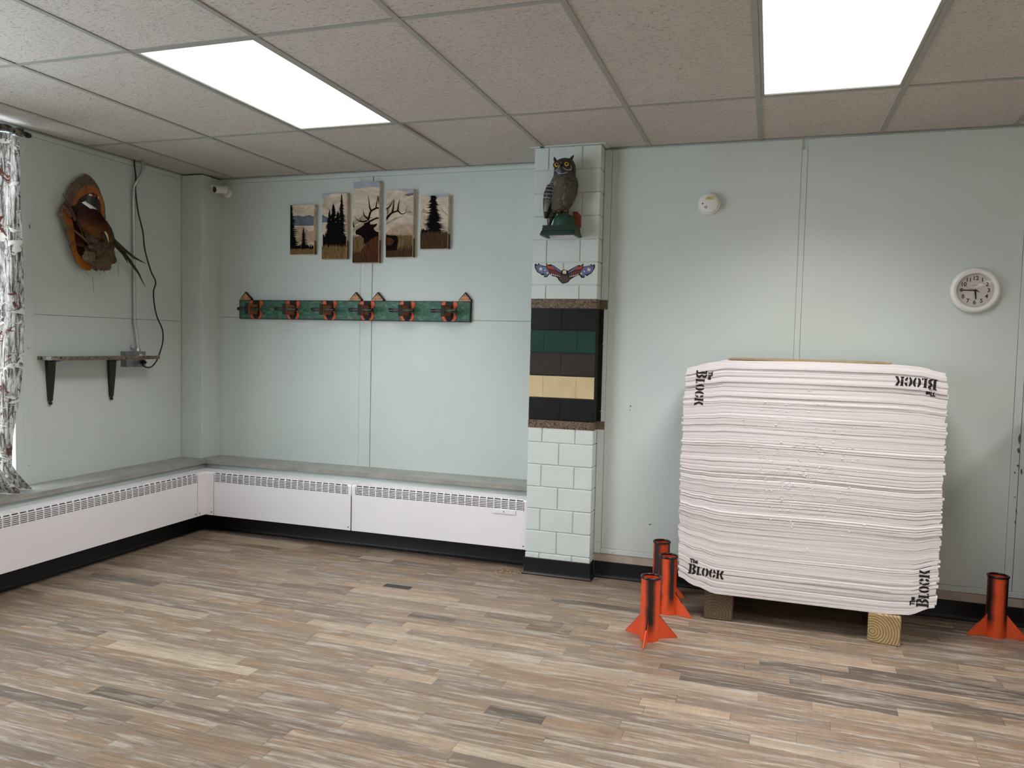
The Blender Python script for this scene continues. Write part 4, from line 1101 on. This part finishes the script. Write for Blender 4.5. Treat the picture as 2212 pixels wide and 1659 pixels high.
M_OWLLINE = paint('owl_white_streak', (188, 186, 182), .5, .1, 60)
M_ROCK = paint('owl_green_rock', (32, 70, 54), .5, .5, 40, .6, 60)
ow = thing('owl_decoy', (1.975, 1.805, SZ1), 'dark plastic owl decoy with yellow eyes perched on the green shelf', 'owl figure')
OY = 1.800
out = [(2.150, 1.925, 1.985, .030), (2.165, 1.905, 2.016, .042), (2.20, 1.890, 2.042, .055), (2.25, 1.889, 2.062, .064), (2.30, 1.898, 2.068, .064), (2.33, 1.909, 2.062, .058), (2.352, 1.921, 2.051, .052), (2.36, 1.924, 2.049, .050)]
rs = []
for z, a, b, d in out:
    cx, w = (a + b) / 2, (b - a) / 2
    rs.append([(cx + math.cos(q) * w * (1 + .02 * math.cos(9 * q)), OY + math.sin(q) * d * (1 + .03 * math.cos(9 * q)), z) for q in (2 * PI * k / 36 for k in range(36))])
MB().rings(rs).build('body', M_OWL, ow, True)
hd = [(2.345, 1.928, 2.046, .048), (2.362, 1.923, 2.051, .052), (2.385, 1.924, 2.052, .054), (2.410, 1.926, 2.050, .054), (2.428, 1.930, 2.044, .049), (2.442, 1.940, 2.034, .040), (2.452, 1.958, 2.018, .026), (2.456, 1.975, 2.0, .010)]
MB().rings([[((a + b) / 2 + math.cos(q) * (b - a) / 2, OY - .004 + math.sin(q) * d, z) for q in (2 * PI * k / 28 for k in range(28))] for z, a, b, d in hd]).build('head', M_OWLHEAD, ow, True)
for p0, p1, p2 in (((1.940, 2.432), (1.929, 2.452), (1.926, 2.4665)), ((2.022, 2.436), (2.032, 2.455), (2.0415, 2.470))):
    MB().tube([(p0[0], OY - .016, p0[1]), (p1[0], OY - .018, p1[1]), (p2[0], OY - .012, p2[1])], [.012, .0085, .0012], 10, sy=.6).build('ear_tuft', M_OWLHEAD, ow, True)
fd = (Vector((CAM.x, CAM.y, 2.36)) - Vector((1.98, OY, 2.41))).normalized(); fd = (Vector((.16, -1, -.06))).normalized()
for ex, ey, ez in ((1.951, OY - .050, 2.411), (2.0095, OY - .052, 2.411)):
    e_ = Vector((ex, ey, ez))
    MB().lathe([(.0215, -.012), (.021, -.002), (.017, .0015), (.0135, -.001)], e_, fd, 24, False).build('eye_disc', M_OWLHEAD, ow, True)
    o = MB().lathe([(.0125, -.006), (.0125, .001), (.0105, .0045), (.006, .007), (.001, .0078)], e_, fd, 24).build('eye', M_GOLD, ow, True)
    MB().lathe([(.0068, .0), (.0066, .0072), (.004, .0090), (.0005, .0096)], e_, fd, 18).build('pupil', M_BLACK, o, True)
MB().tube([(1.981, OY - .052, 2.412), (1.982, OY - .066, 2.402), (1.983, OY - .071, 2.390), (1.983, OY - .067, 2.378)], [.007, .0085, .007, .0015], 10).build('beak', M_BLACK, ow, True)
# white-edged brow and collar lines
mb = MB()
def surf(x, z, ex=.0):      # front surface of the head
    a, b, d = 1.925, 2.051, .054
    u = (x - (a + b) / 2) / ((b - a) / 2); return OY - .004 - d * math.sqrt(max(.02, 1 - u * u)) - ex
def line(pts, r0, fn=surf): mb.tube([(x, fn(x, z, .002), z) for x, z in smooth2(pts, 4)], r0, 6)
line([(1.929, 2.388), (1.938, 2.380), (1.952, 2.381), (1.964, 2.392), (1.970, 2.408)], .0014)
line([(1.979, 2.424), (1.979, 2.412), (1.990, 2.392), (2.008, 2.380), (2.026, 2.379), (2.034, 2.386)], .0016)
line([(1.951, 2.378), (1.962, 2.366), (1.982, 2.359), (2.004, 2.361), (2.014, 2.366)], .0015)
line([(2.034, 2.404), (2.036, 2.390), (2.031, 2.378)], .0015)
line([(1.940, 2.430), (1.947, 2.424), (1.953, 2.428)], .0012)
mb.build('face_lines', M_OWLLINE, ow, True)
# folded wing on the far side, tail below it
wg = [(2.322, 1.940, .016, .020), (2.30, 1.921, .030, .036), (2.26, 1.910, .035, .046), (2.22, 1.902, .031, .044), (2.18, 1.896, .024, .034), (2.145, 1.891, .016, .022), (2.115, 1.889, .009, .012)]
MB().rings([[(cx + math.cos(q) * w, OY - .024 + math.sin(q) * d, z) for q in (2 * PI * k / 20 for k in range(20))] for z, cx, w, d in wg]).build('wing', M_OWLWING, ow, True)
mb = MB()
def wsurf(x, z):
    for (za, ca_, wa, da), (zb, cb, wb_, db) in zip(wg[:-1], wg[1:]):
        if zb <= z <= za:
            f = (za - z) / (za - zb); cx, w, d = ca_ + (cb - ca_) * f, wa + (wb_ - wa) * f, da + (db - da) * f
            u = max(-.97, min(.97, (x - cx) / w)); return OY - .024 - d * math.sqrt(1 - u * u) - .0008
    return OY - .04
def wline(pts, r_=.0011): mb.tube([(x, wsurf(x, z), z) for x, z in smooth2(pts, 4)], r_, 5)
for k, (xa, xb, z) in enumerate(((1.915, 1.958, 2.314), (1.906, 1.954, 2.302), (1.900, 1.947, 2.288), (1.890, 1.942, 2.268), (1.886, 1.934, 2.248), (1.882, 1.926, 2.228))):
    n = 4; pts = []
    for i in range(n * 2 + 1): pts.append((xa + (xb - xa) * i / (n * 2), z + (.004 if i % 2 else -.004) - i * .0006))
    wline(pts)
for x0, x1 in ((1.920, 1.893), (1.912, 1.889), (1.904, 1.886), (1.896, 1.882), (1.926, 1.898)):
    wline([(x0, 2.215), ((x0 + x1) / 2, 2.185), (x1 + .002, 2.150)], .001)
mb.build('wing_feather_edges', M_OWLLINE, ow, True)
MB().rings([[(cx + math.cos(q) * w, OY + .004 + math.sin(q) * d, z) for q in (2 * PI * k / 14 for k in range(14))] for z, cx, w, d in ((2.19, 1.93, .030, .034), (2.15, 1.918, .028, .024), (2.11, 1.905, .019, .013), (2.078, 1.900, .010, .006))]).build('tail', M_OWL, ow, True)
MB().rings([[(cx + math.cos(q) * w * random.uniform(.95, 1.05), OY + math.sin(q) * d * random.uniform(.94, 1.06), z) for q in (2 * PI * k / 18 for k in range(18))] for z, cx, w, d in ((SZ1, 1.990, .066, .055), (2.09, 1.990, .064, .054), (2.115, 1.988, .058, .048), (2.132, 1.986, .050, .040), (2.137, 1.985, .030, .022))]).build('rock_perch', M_ROCK, ow, 45)
for fx in (1.968, 2.008):
    f = MB().ball((fx, OY - .022, 2.147), (.018, .022, .016), 12, 7).build('foot', m_wood('owl_feet_brown', (74, 58, 44), (112, 88, 66), (60, 60, 60), .5), ow, True)
    for dx in (-.010, 0, .010): MB().tube([(fx + dx, OY - .036, 2.147), (fx + dx * 1.2, OY - .047, 2.140), (fx + dx * 1.3, OY - .050, 2.128)], [.005, .004, .001], 7).build('claw', M_BLACK, f, True)
MB().torus((1.984, OY, 2.4565), (0, 1, 0), .0035, .0008, 14, 5).build('hanging_loop', M_BRASS, ow)

# ================================================================== PHEASANT MOUNT ON THE LEFT WALL
def sP(x, y, d): return on_x(120 + x / 5.924, 360 + y / 5.925, XL + d)
ph = thing('pheasant_mount', (XL, 1.25, 2.0), 'mounted pheasant on a bark edged wood slab with dried moss', 'taxidermy')
def polar(P, c, n=72):
    o = []
    for k in range(n):
        a = 2 * PI * k / n; d = (math.cos(a), math.sin(a)); best = None
        for p, q in zip(P, P[1:] + P[:1]):
            ex, ey = q[0] - p[0], q[1] - p[1]; den = d[0] * ey - d[1] * ex
            if abs(den) < 1e-9: continue
            t_ = ((p[0] - c[0]) * ey - (p[1] - c[1]) * ex) / den; s_ = ((p[0] - c[0]) * d[1] - (p[1] - c[1]) * d[0]) / den
            if t_ > 0 and -1e-6 <= s_ <= 1 + 1e-6 and (best is None or t_ > best): best = t_
        best = best or 10; o.append((c[0] + d[0] * best, c[1] + d[1] * best))
    return o
PC = (380, 720)
oB = polar([(330, 130), (385, 92), (420, 100), (450, 125), (500, 180), (545, 250), (560, 300), (600, 380), (625, 470), (634, 520), (640, 700), (640, 900), (600, 1100), (520, 1260), (455, 1325), (390, 1335), (300, 1280), (240, 1180), (200, 1060), (165, 960), (120, 850), (90, 740), (70, 670), (30, 640), (35, 580), (75, 490), (125, 450), (130, 350), (180, 240), (270, 150)], PC)
oO = polar([(210, 500), (240, 400), (330, 270), (430, 235), (500, 250), (545, 300), (590, 380), (618, 470), (624, 590), (630, 900), (585, 1100), (470, 1290), (440, 1330), (390, 1332), (295, 1270), (215, 1100), (182, 900), (150, 740), (100, 630), (85, 580), (140, 480)], PC)
oI = polar([(255, 500), (300, 410), (400, 345), (480, 330), (540, 370), (580, 480), (590, 700), (560, 1000), (440, 1200), (340, 1170), (280, 1100), (250, 950), (235, 800), (215, 690), (190, 640), (130, 600), (160, 500)], PC)
jj = random.Random(4)
r0 = [sP(x, y, .0) for x, y in oB]; r1 = [sP(x + jj.uniform(-5, 5), y + jj.uniform(-5, 5), .028) for x, y in oB]; r2 = [sP(x, y, .052) for x, y in oO]
MB().rings([r0, r1, [a.lerp(b, .5) + Vector((jj.uniform(-.003, .004), 0, 0)) for a, b in zip(r1, r2)], r2]).build('bark', M_BARK, ph, 30)
MB().rings([[sP(x, y, .045) for x, y in oO], [sP(x, y, .0535) for x, y in oO]]).build('slab_face', M_SLAB, ph)
MB().rings([[sP(x, y, .050) for x, y in oI], [sP(x, y, .0545) for x, y in oI]]).build('dark_heartwood', M_SLABD, ph)
MB().tube([sP(390, 240, .054), sP(398, 345, .055)], .0018, 5).build('crack', M_SLABD, ph)
def m_pheasant():
    n = NT('pheasant_plumage'); v = n.pos()
    g = n.add('ShaderNodeNewGeometry'); sp = n.add('ShaderNodeSeparateXYZ'); n.link(g.outputs['Position'], sp.inputs[0])
    mr = n.add('ShaderNodeMapRange'); n.link(sp.outputs['Z'], mr.inputs['Value']); mr.inputs['From Min'].default_value = 1.86; mr.inputs['From Max'].default_value = 2.16
    c = n.ramp(mr.outputs[0], [(.0, (52, 39, 26)), (.22, (124, 94, 52)), (.45, (100, 62, 30)), (.72, (50, 22, 15)), (1, (38, 15, 14))])
    vo = n.add('ShaderNodeTexVoronoi'); vo.inputs['Scale'].default_value = 62; n.link(v, vo.inputs['Vector'])
    c = n.mix(n.ramp(vo.outputs['Distance'], [(.20, (230, 230, 230)), (.30, (0, 0, 0))]), c, (26, 18, 14))
    n.col(c); n.rough(.9); n.b.inputs['Specular IOR Level'].default_value = .15; n.bump(vo.outputs['Distance'], .4, .004); return n.m
sp = [((425, 520), .135, .046), ((410, 580), .135, .066), ((430, 650), .135, .080), ((490, 730), .130, .080), ((560, 800), .122, .068), ((630, 870), .112, .048), ((690, 930), .102, .030), ((735, 975), .095, .014)]
MB().tube([sP(*c_, d) for c_, d, r_ in sp], [r_ * .86 for _, _, r_ in sp], 22).build('body', m_pheasant(), ph, True)
MB().tube([sP(425, 525, .140), sP(455, 490, .150)], [.046, .036], 16).build('neck_ring', M_BONE, ph, True)
M_PHH = paint('pheasant_dark_head', (12, 12, 14), .6, .3, 60)
hdm = MB().tube([sP(452, 500, .148), sP(465, 450, .160), sP(475, 400, .168), sP(478, 362, .168), sP(476, 342, .166)], [.034, .033, .030, .024, .010], 16).build('head', M_PHH, ph, True)
MB().ball(sP(500, 372, .192), (.006, .010, .010), 10, 6).build('red_wattle', paint('wattle_red', (122, 44, 34), .5), hdm, True)
MB().ball(sP(448, 362, .188), (.006, .014, .007), 10, 6).build('pale_crown', paint('crown_buff', (196, 172, 128), .6), hdm, True)
MB().tube([sP(520, 385, .178), sP(545, 400, .182), sP(556, 415, .178)], [.010, .007, .001], 8).build('beak', M_BONE, hdm, True)
def blade(pts, w, nm, mat, par):
    P = [sP(x, y, d) for x, y, d in pts]; n = len(P); L, Q = [], []
    for i, p in enumerate(P):
        t_ = (P[min(i + 1, n - 1)] - P[max(i - 1, 0)]).normalized(); s_ = t_.cross(Vector((1, .3, 0))).normalized()
        ww = w * (math.sin(PI * min(1, .25 + .75 * i / (n - 1))) ** .6 + .05); L.append(p + s_ * ww); Q.append(p - s_ * ww)
    mb = MB()
    vs_ = L + Q + [p + Vector((.003, 0, 0)) for p in P]
    fs = []
    for i in range(n - 1): fs += [(i, i + 1, 2 * n + i + 1, 2 * n + i), (n + i, 2 * n + i, 2 * n + i + 1, n + i + 1), (i, n + i, n + i + 1, i + 1)]
    mb._add(vs_, fs); return mb.build(nm, mat, par, True)
blade([(690, 880, .12), (760, 970, .115), (860, 1090, .11), (960, 1220, .10), (1060, 1360, .09), (1145, 1540, .08)], .016, 'tail_feather', M_TAILF, ph)
blade([(700, 880, .13), (780, 970, .13), (900, 1080, .13), (1010, 1165, .13), (1160, 1246, .125)], .012, 'tail_feather', M_TAILF, ph)
blade([(690, 900, .10), (770, 1010, .10), (860, 1110, .10), (925, 1240, .09)], .013, 'tail_feather', M_TAILF, ph)
blade([(640, 700, .10), (700, 800, .10), (740, 900, .10), (735, 1020, .09)], .016, 'tail_feather', M_TAILF, ph)
blade([(620, 800, .18), (660, 880, .17), (680, 970, .16)], .010, 'wing_feather', M_BONE, ph)
blade([(600, 850, .18), (640, 930, .16), (650, 1010, .14)], .014, 'wing_feather', M_TAILF, ph)
# dried base: moss, cones, twigs, threads
def lump(x, y, d, rx, nm, mat, jit=.18): MB().ball(sP(x, y, d), rx, 16, 10, jit).build(nm, mat, ph, 60)
lump(575, 1210, .09, (.055, .060, .058), 'moss_clump', M_MOSS, .22); lump(640, 1120, .085, (.045, .05, .045), 'moss_clump', M_MOSS, .25); lump(500, 1060, .085, (.045, .055, .050), 'moss_clump', M_MOSS, .25)
lump(480, 900, .09, (.040, .045, .050), 'moss_clump', M_MOSS, .25); lump(590, 985, .085, (.04, .045, .05), 'moss_clump', M_MOSS, .2); lump(690, 1010, .07, (.03, .03, .05), 'moss_clump', M_MOSS, .25)
lump(428, 1150, .11, (.032, .036, .036), 'pine_cone', M_BARK, .2); lump(725, 1187, .11, (.014, .034, .028), 'dried_leaf', m_wood('red_brown_leaf', (70, 44, 34), (98, 64, 48), (30, 30, 30), .9), .06); lump(465, 1030, .12, (.012, .020, .015), 'dried_leaf', M_TWIG, .12); lump(660, 1285, .09, (.02, .026, .02), 'pine_cone', M_BARK, .3)
for a, b, r_ in (((90, 350, .06), (395, 900, .10), .0022), ((160, 760, .07), (450, 1000, .11), .007), ((265, 700, .07), (355, 890, .10), .003), ((235, 520, .07), (390, 900, .10), .003), ((210, 970, .07), (420, 1020, .10), .002), ((190, 980, .07), (430, 1060, .1), .0018), ((320, 1000, .08), (500, 1150, .11), .0022), ((140, 470, .065), (260, 690, .075), .010), ((90, 480, .06), (200, 640, .07), .012), ((110, 560, .06), (260, 640, .07), .012)):
    A, B = sP(*a), sP(*b); MB().tube([A, A.lerp(B, .5) + Vector((.006, 0, .003)), B], r_, 6).build('twig', M_TWIG, ph, True)
mb = MB()
for P in ([(470, 1400), (478, 1480), (490, 1600)], [(790, 1250), (805, 1310), (800, 1390)], [(610, 1290), (625, 1330), (630, 1365)], [(560, 1300), (555, 1350), (570, 1390)], [(690, 1290), (700, 1330), (690, 1370)], [(390, 1340), (410, 1370), (425, 1390)], [(760, 1210), (800, 1230), (815, 1250)], [(720, 1090), (780, 1100), (830, 1105)]):
    mb.tube([sP(x, y, .06) for x, y in P], .0008, 4)
tag(mb.build('hanging_threads', M_TWIG, ph), None, None, None, 'stuff')

# ================================================================== SHELF WITH TAPERED BRACKETS, OUTLET, CONDUIT, CORD
ws = thing('wall_shelf', (XL, 1.2, 1.24), 'narrow wall shelf with camo edging and rounded end on black brackets', 'shelf')
pts = [(XL, .866), (XL + .035, .868), (XL + .09, .882), (XL + .125, .905), (XL + .15, .945), (XL + .158, 1.0), (XL + .158, 1.656), (XL + .10, 1.656), (XL + .10, 1.44), (XL, 1.44)]
MB().prism([(x, y, 1.231) for x, y in pts], (0, 0, .020)).build('board', paint('shelf_grey_top', (120, 126, 120), .3, .15, 20), ws)
edge = [(x + .0012, y - .0005) for x, y in pts[:7]]
MB().rings([[(x, y, 1.2295), (x, y, 1.2525), (x - .002, y + .001, 1.2525), (x - .002, y + .001, 1.2295)] for x, y in edge]).build('edge_tape', M_TAPE, ws)
for by in (.942, 1.394):
    b = MB().rings([[(XL + .002, by - w, z), (XL + .002 + d * .8, by - w, z), (XL + .002 + d, by - w * .55, z), (XL + .002 + d, by + w * .55, z), (XL + .002 + d * .8, by + w, z), (XL + .002, by + w, z)] for z, w, d in ((1.231, .028, .030), (1.12, .022, .026), (.985, .0125, .018))]).build('bracket', M_BLACK, ws, 30)
    MB().ball((XL + .012, by, .972), .011, 12, 8).tube([(XL + .012, by, .99), (XL + .012, by, .972)], .006, 8).build('ball_foot', M_BLACK, b, True)
    MB().prism([(XL + .02, by + .008, 1.231), (XL + .135, by + .008, 1.231), (XL + .02, by + .008, 1.214)], (0, -.016, 0)).build('arm', M_BLACK, b)
    for dz in (1.212, 1.200): MB().lathe([(.004, 0), (.004, .001), (.002, .002)], (XL + .0325, by + (.010 if dz < 1.21 else -.008), dz), (1, 0, 0), 8).build('screw', M_BRASS, b)
ob = thing('outlet_box', (XL, 1.56, 1.2), 'grey steel outlet box with one plug, under the end of the shelf', 'outlet')
MB().bbox(XL, XL + .052, 1.478, 1.640, 1.176, 1.278, .003).build('box', M_BOX, ob)
MB().bbox(XL + .052, XL + .055, 1.545, 1.642, 1.174, 1.279, .001).build('cover_plate', M_BOX, ob)
for z in (1.246, 1.207): MB().lathe([(.0155, 0), (.0155, .002), (.014, .003), (.001, .003)], (XL + .055, 1.596, z), (1, 0, 0), 20).build('socket', M_PLAS, ob)
for y_ in (1.592, 1.600): MB().box(XL + .0578, XL + .0584, y_ - .001, y_ + .001, 1.243, 1.252).build('slot', M_BLACK, ob)
MB().torus((XL + .052, 1.508, 1.225), (1, 0, 0), .014, .0012, 18, 5).build('knockout', M_BOX, ob)
cn = thing('conduit', (XL, 1.585, 1.27), 'galvanised conduit running from the ceiling down to the outlet box', 'conduit')
cp = [(XL + .05, 1.622, H + .03), (XL + .05, 1.622, 2.50), (XL + .045, 1.612, 2.45), (XL + .022, 1.584, 2.38), (XL + .016, 1.578, 2.34), (XL + .016, 1.580, 1.9), (XL + .016, 1.584, 1.48), (XL + .018, 1.585, 1.46), (XL + .024, 1.592, 1.40), (XL + .030, 1.598, 1.30), (XL + .030, 1.598, 1.27)]
MB().tube(cp, .0105, 14).build('pipe', M_GALV, cn, True)
MB().lathe([(.0125, 0), (.0125, .035), (.0115, .037)], (XL + .016, 1.578, 2.305), (0, 0, 1), 14).lathe([(.0125, 0), (.0125, .032)], (XL + .016, 1.584, 1.462), (0, 0, 1), 14).build('coupling', M_GALV, cn, True)
MB().lathe([(.016, 0), (.016, .008), (.013, .012), (.013, .024)], (XL + .030, 1.598, 1.278), (0, 0, 1), 14).ball((XL + .045, 1.606, 1.292), .005, 8, 6).build('connector', M_GALV, cn, 40)
MB().box(XL - .001, XL + .018, 1.560, 1.568, 1.30, 1.318).tube([(XL + .001, 1.572, 1.31), (XL + .02, 1.572, 1.31)], .014, 12).build('strap', M_GALV, cn)
q1 = lambda x, y: (x / 3.7705, 240 + y / 3.7705); q2 = lambda x, y: (x / 2.7646, 680 + y / 2.765)
cpx = [(q1(1093, 400), .02), (q1(1096, 450), .02), (q1(1106, 540), .025), (q1(1103, 640), .028), (q1(1125, 820), .035), (q1(1163, 980), .04), (q1(1180, 1130), .045), (q1(1228, 1300), .05), (q1(1268, 1392), .055), (q1(1250, 1470), .06), (q1(1258, 1580), .065), (q2(937, 10), .07), (q2(970, 90), .08), (q2(972, 160), .095), (q2(955, 225), .15), (q2(935, 275), .14), (q2(905, 310), .12), (q2(875, 314), .105), (q2(850, 300), .095)]
cord = smooth2([tuple(on_x(*p, XL + d)) for p, d in cpx], 5)
pc = thing('power_cord', (XL, 1.75, 1.25), 'black power cord looping from the ceiling to the outlet plug', 'cord')
MB().tube(cord, .0048, 10).build('cable', M_RUB, pc, True)
e0 = Vector(cord[-1]); pl = Vector((XL + .058, 1.596, 1.207))
MB().tube([pl, pl + Vector((.020, 0, 0)), pl + Vector((.030, .003, -.001)), e0], [.0165, .0165, .012, .0055], 16).build('plug', M_RUB, pc, 40)

# ================================================================== SECURITY CAMERA
sc_ = thing('security_camera', (-.673, Y1, 2.448), 'white bullet security camera high in the wall corner', 'camera')
fc = on_y(463, 409, 2.075); bc = on_y(487, 410, 2.165); ax = (fc - bc).normalized(); LN = (fc - bc).length
MB().lathe([(.040, 0), (.040, .006), (.034, .014), (.020, .018)], (-.673, Y1, 2.445), (0, -1, 0), 28).build('wall_mount', M_PLAS, sc_, 40)
MB().tube([(-.673, Y1 - .014, 2.445), (-.672, Y1 - .04, 2.438), tuple(bc - Vector((0, 0, .012)))], .012, 10).build('arm', M_PLAS, sc_, True)
bd = MB().lathe([(.012, -.012), (.024, -.004), (.027, .008), (.027, LN - .004), (.0262, LN), (.023, LN), (.023, LN - .004)], bc, ax, 28, False).build('housing', M_PLAS, sc_, 40)
ln = MB().lathe([(.023, LN - .003), (.001, LN - .002)], bc, ax, 28).build('lens_window', M_BLACK, sc_)
U_ = ax.orthogonal().normalized(); V_ = ax.cross(U_); mb = MB()
for k in range(6): a = PI / 3 * k; mb.ball(fc + U_ * math.cos(a) * .014 + V_ * math.sin(a) * .014 - ax * .002, .0028, 8, 5)
mb.ball(fc - ax * .001, .006, 10, 6).build('infrared_leds', paint('led_grey', (70, 70, 74), .2), sc_, True)
side = ax.cross(Vector((0, 0, 1))).normalized(); upv = side.cross(ax).normalized(); rs = []
for l in (-.012, LN + .014):
    rs.append([bc + ax * l + side * math.cos(a) * .031 + upv * math.sin(a) * .031 for a in (R(35 + 110 * k / 8) for k in range(9))] + [bc + ax * l + side * math.cos(a) * .0285 + upv * math.sin(a) * .0285 for a in (R(145 - 110 * k / 8) for k in range(9))])
MB().rings(rs).build('sun_shield', M_PLAS, sc_, 40)
c0 = on_y(454, 392, 2.19)
MB().tube([tuple(bc + Vector((0, .02, .01))), tuple(bc + Vector((-.02, .02, .034))), tuple(c0 + Vector((.02, 0, -.028))), tuple(c0 + Vector((0, 0, -.014))), tuple(c0), (c0.x + .004, c0.y, H + .01)], .003, 8).build('cable', M_RUB, sc_, True)
MB().lathe([(.0075, -.014), (.0075, .012)], c0, (0, 0, 1), 12).build('cable_joint', M_RUB, sc_)

# ================================================================== CURTAIN AND ROD
rd_ = thing('curtain_rod', (XL, -.8, 2.49), 'black curtain rod with capped end above the window', 'curtain rod')
MB().tube([(XL + .085, .735, 2.487), (XL + .085, -2.5, 2.487)], .011, 12).build('rod', paint('dull_rod_metal', (120, 118, 116), .3, .05, 10, metal=.8), rd_, True)
MB().lathe([(.010, 0), (.0155, .001), (.0165, .012), (.014, .032), (.010, .036)], (XL + .085, .728, 2.487), (0, 1, 0), 16).build('end_cap', M_BLACK, rd_, 40)
for y_ in (.712, -2.45): MB().box(XL + .004, XL + .085, y_ - .008, y_ + .008, 2.478, 2.486).box(XL + .004, XL + .008, y_ - .012, y_ + .012, 2.45, 2.515).build('bracket', M_GALV, rd_)
def curtain(ya, yb, label, flare=.0):
    t = thing('curtain', (XL + .085, (ya + yb) / 2, ZS), label, 'curtain')
    cr = random.Random(int(abs(ya) * 1000)); NZ, NY = 40, 70
    def P(i, k, off=0):
        f = i / NZ; z = 2.462 + (ZS + .004 - 2.462) * f
        s = k / NY; pinch = -.020 * f - .075 * max(0, min(1, (f - .50) / .34)) ** 1.5 + .006 * math.sin(f * 11) * f
        if f > .92: pinch += ((f - .92) / .08) ** 1.3 * (flare + .035)
        y = ya + (yb + pinch - ya) * s
        amp = .018 + .016 * f + (max(0, f - .93) / .07) * .05 * flare / .05 if flare else .018 + .016 * f
        x = XL + .082 + amp * math.sin(s * (yb - ya) * 46 + .7 * math.sin(f * 4) + (1.2 * f)) + .012 * math.sin(s * 23 + f * 5) + (max(0, f - .93) / .07) * .045
        return (x + off, y, z)
    mb = MB(); mb.rings([[P(i, k) for k in range(NY + 1)] for i in range(NZ + 1)], False, False)
    mb.build('panel', M_CURTAIN, t, True)
    hd_ = MB()
    rs = []
    for k in range(NY + 1):
        s = k / NY; y = ya + (yb - ya) * s; w = .014 + .003 * math.sin(s * 40)
        rs.append([(XL + .085 + math.cos(a) * w, y, 2.487 + math.sin(a) * w * 1.1 + (.014 * abs(math.sin(s * 30)) if 0 < math.sin(a) else 0)) for a in (2 * PI * q / 12 for q in range(12))])
    hd_.rings(rs).build('rod_pocket', M_CURTAIN, t, True)
curtain(-.10, .712, 'camouflage tree bark print curtain hanging at the corner end of the window', .05)
curtain(-2.35, -1.75, 'camouflage tree bark print curtain at the far end of the window', .05)

# ================================================================== BITS ON THE FLOOR
a = on_z(836, 1261, 0); b = on_z(893, 1268.5, 0)
tag(MB().bbox(1.112, 1.275, 1.326, 1.377, 0, .0012, .0004).build('floor_patch', paint('black_tape', (34, 36, 40), .5)), 'small black strip lying flat on the floor planks before the heater', 'tape')
mb = MB(); cr = random.Random(8)
for i in range(46):
    x, y = cr.uniform(1.60, 1.765), cr.gauss(1.86, .05)
    s = cr.uniform(.002, .007); an = cr.uniform(0, PI)
    mb.prism([(x + math.cos(an + q) * s * k, y + math.sin(an + q) * s * k, 0) for q, k in ((0, 1), (1.9, .4), (3.14, 1), (4.6, .4))], (0, 0, .0015))
tag(mb.build('wood_chips', paint('pale_chips', (196, 178, 146), .8)), 'scatter of tiny pale chips on the floor by the pillar base', 'debris', None, 'stuff')
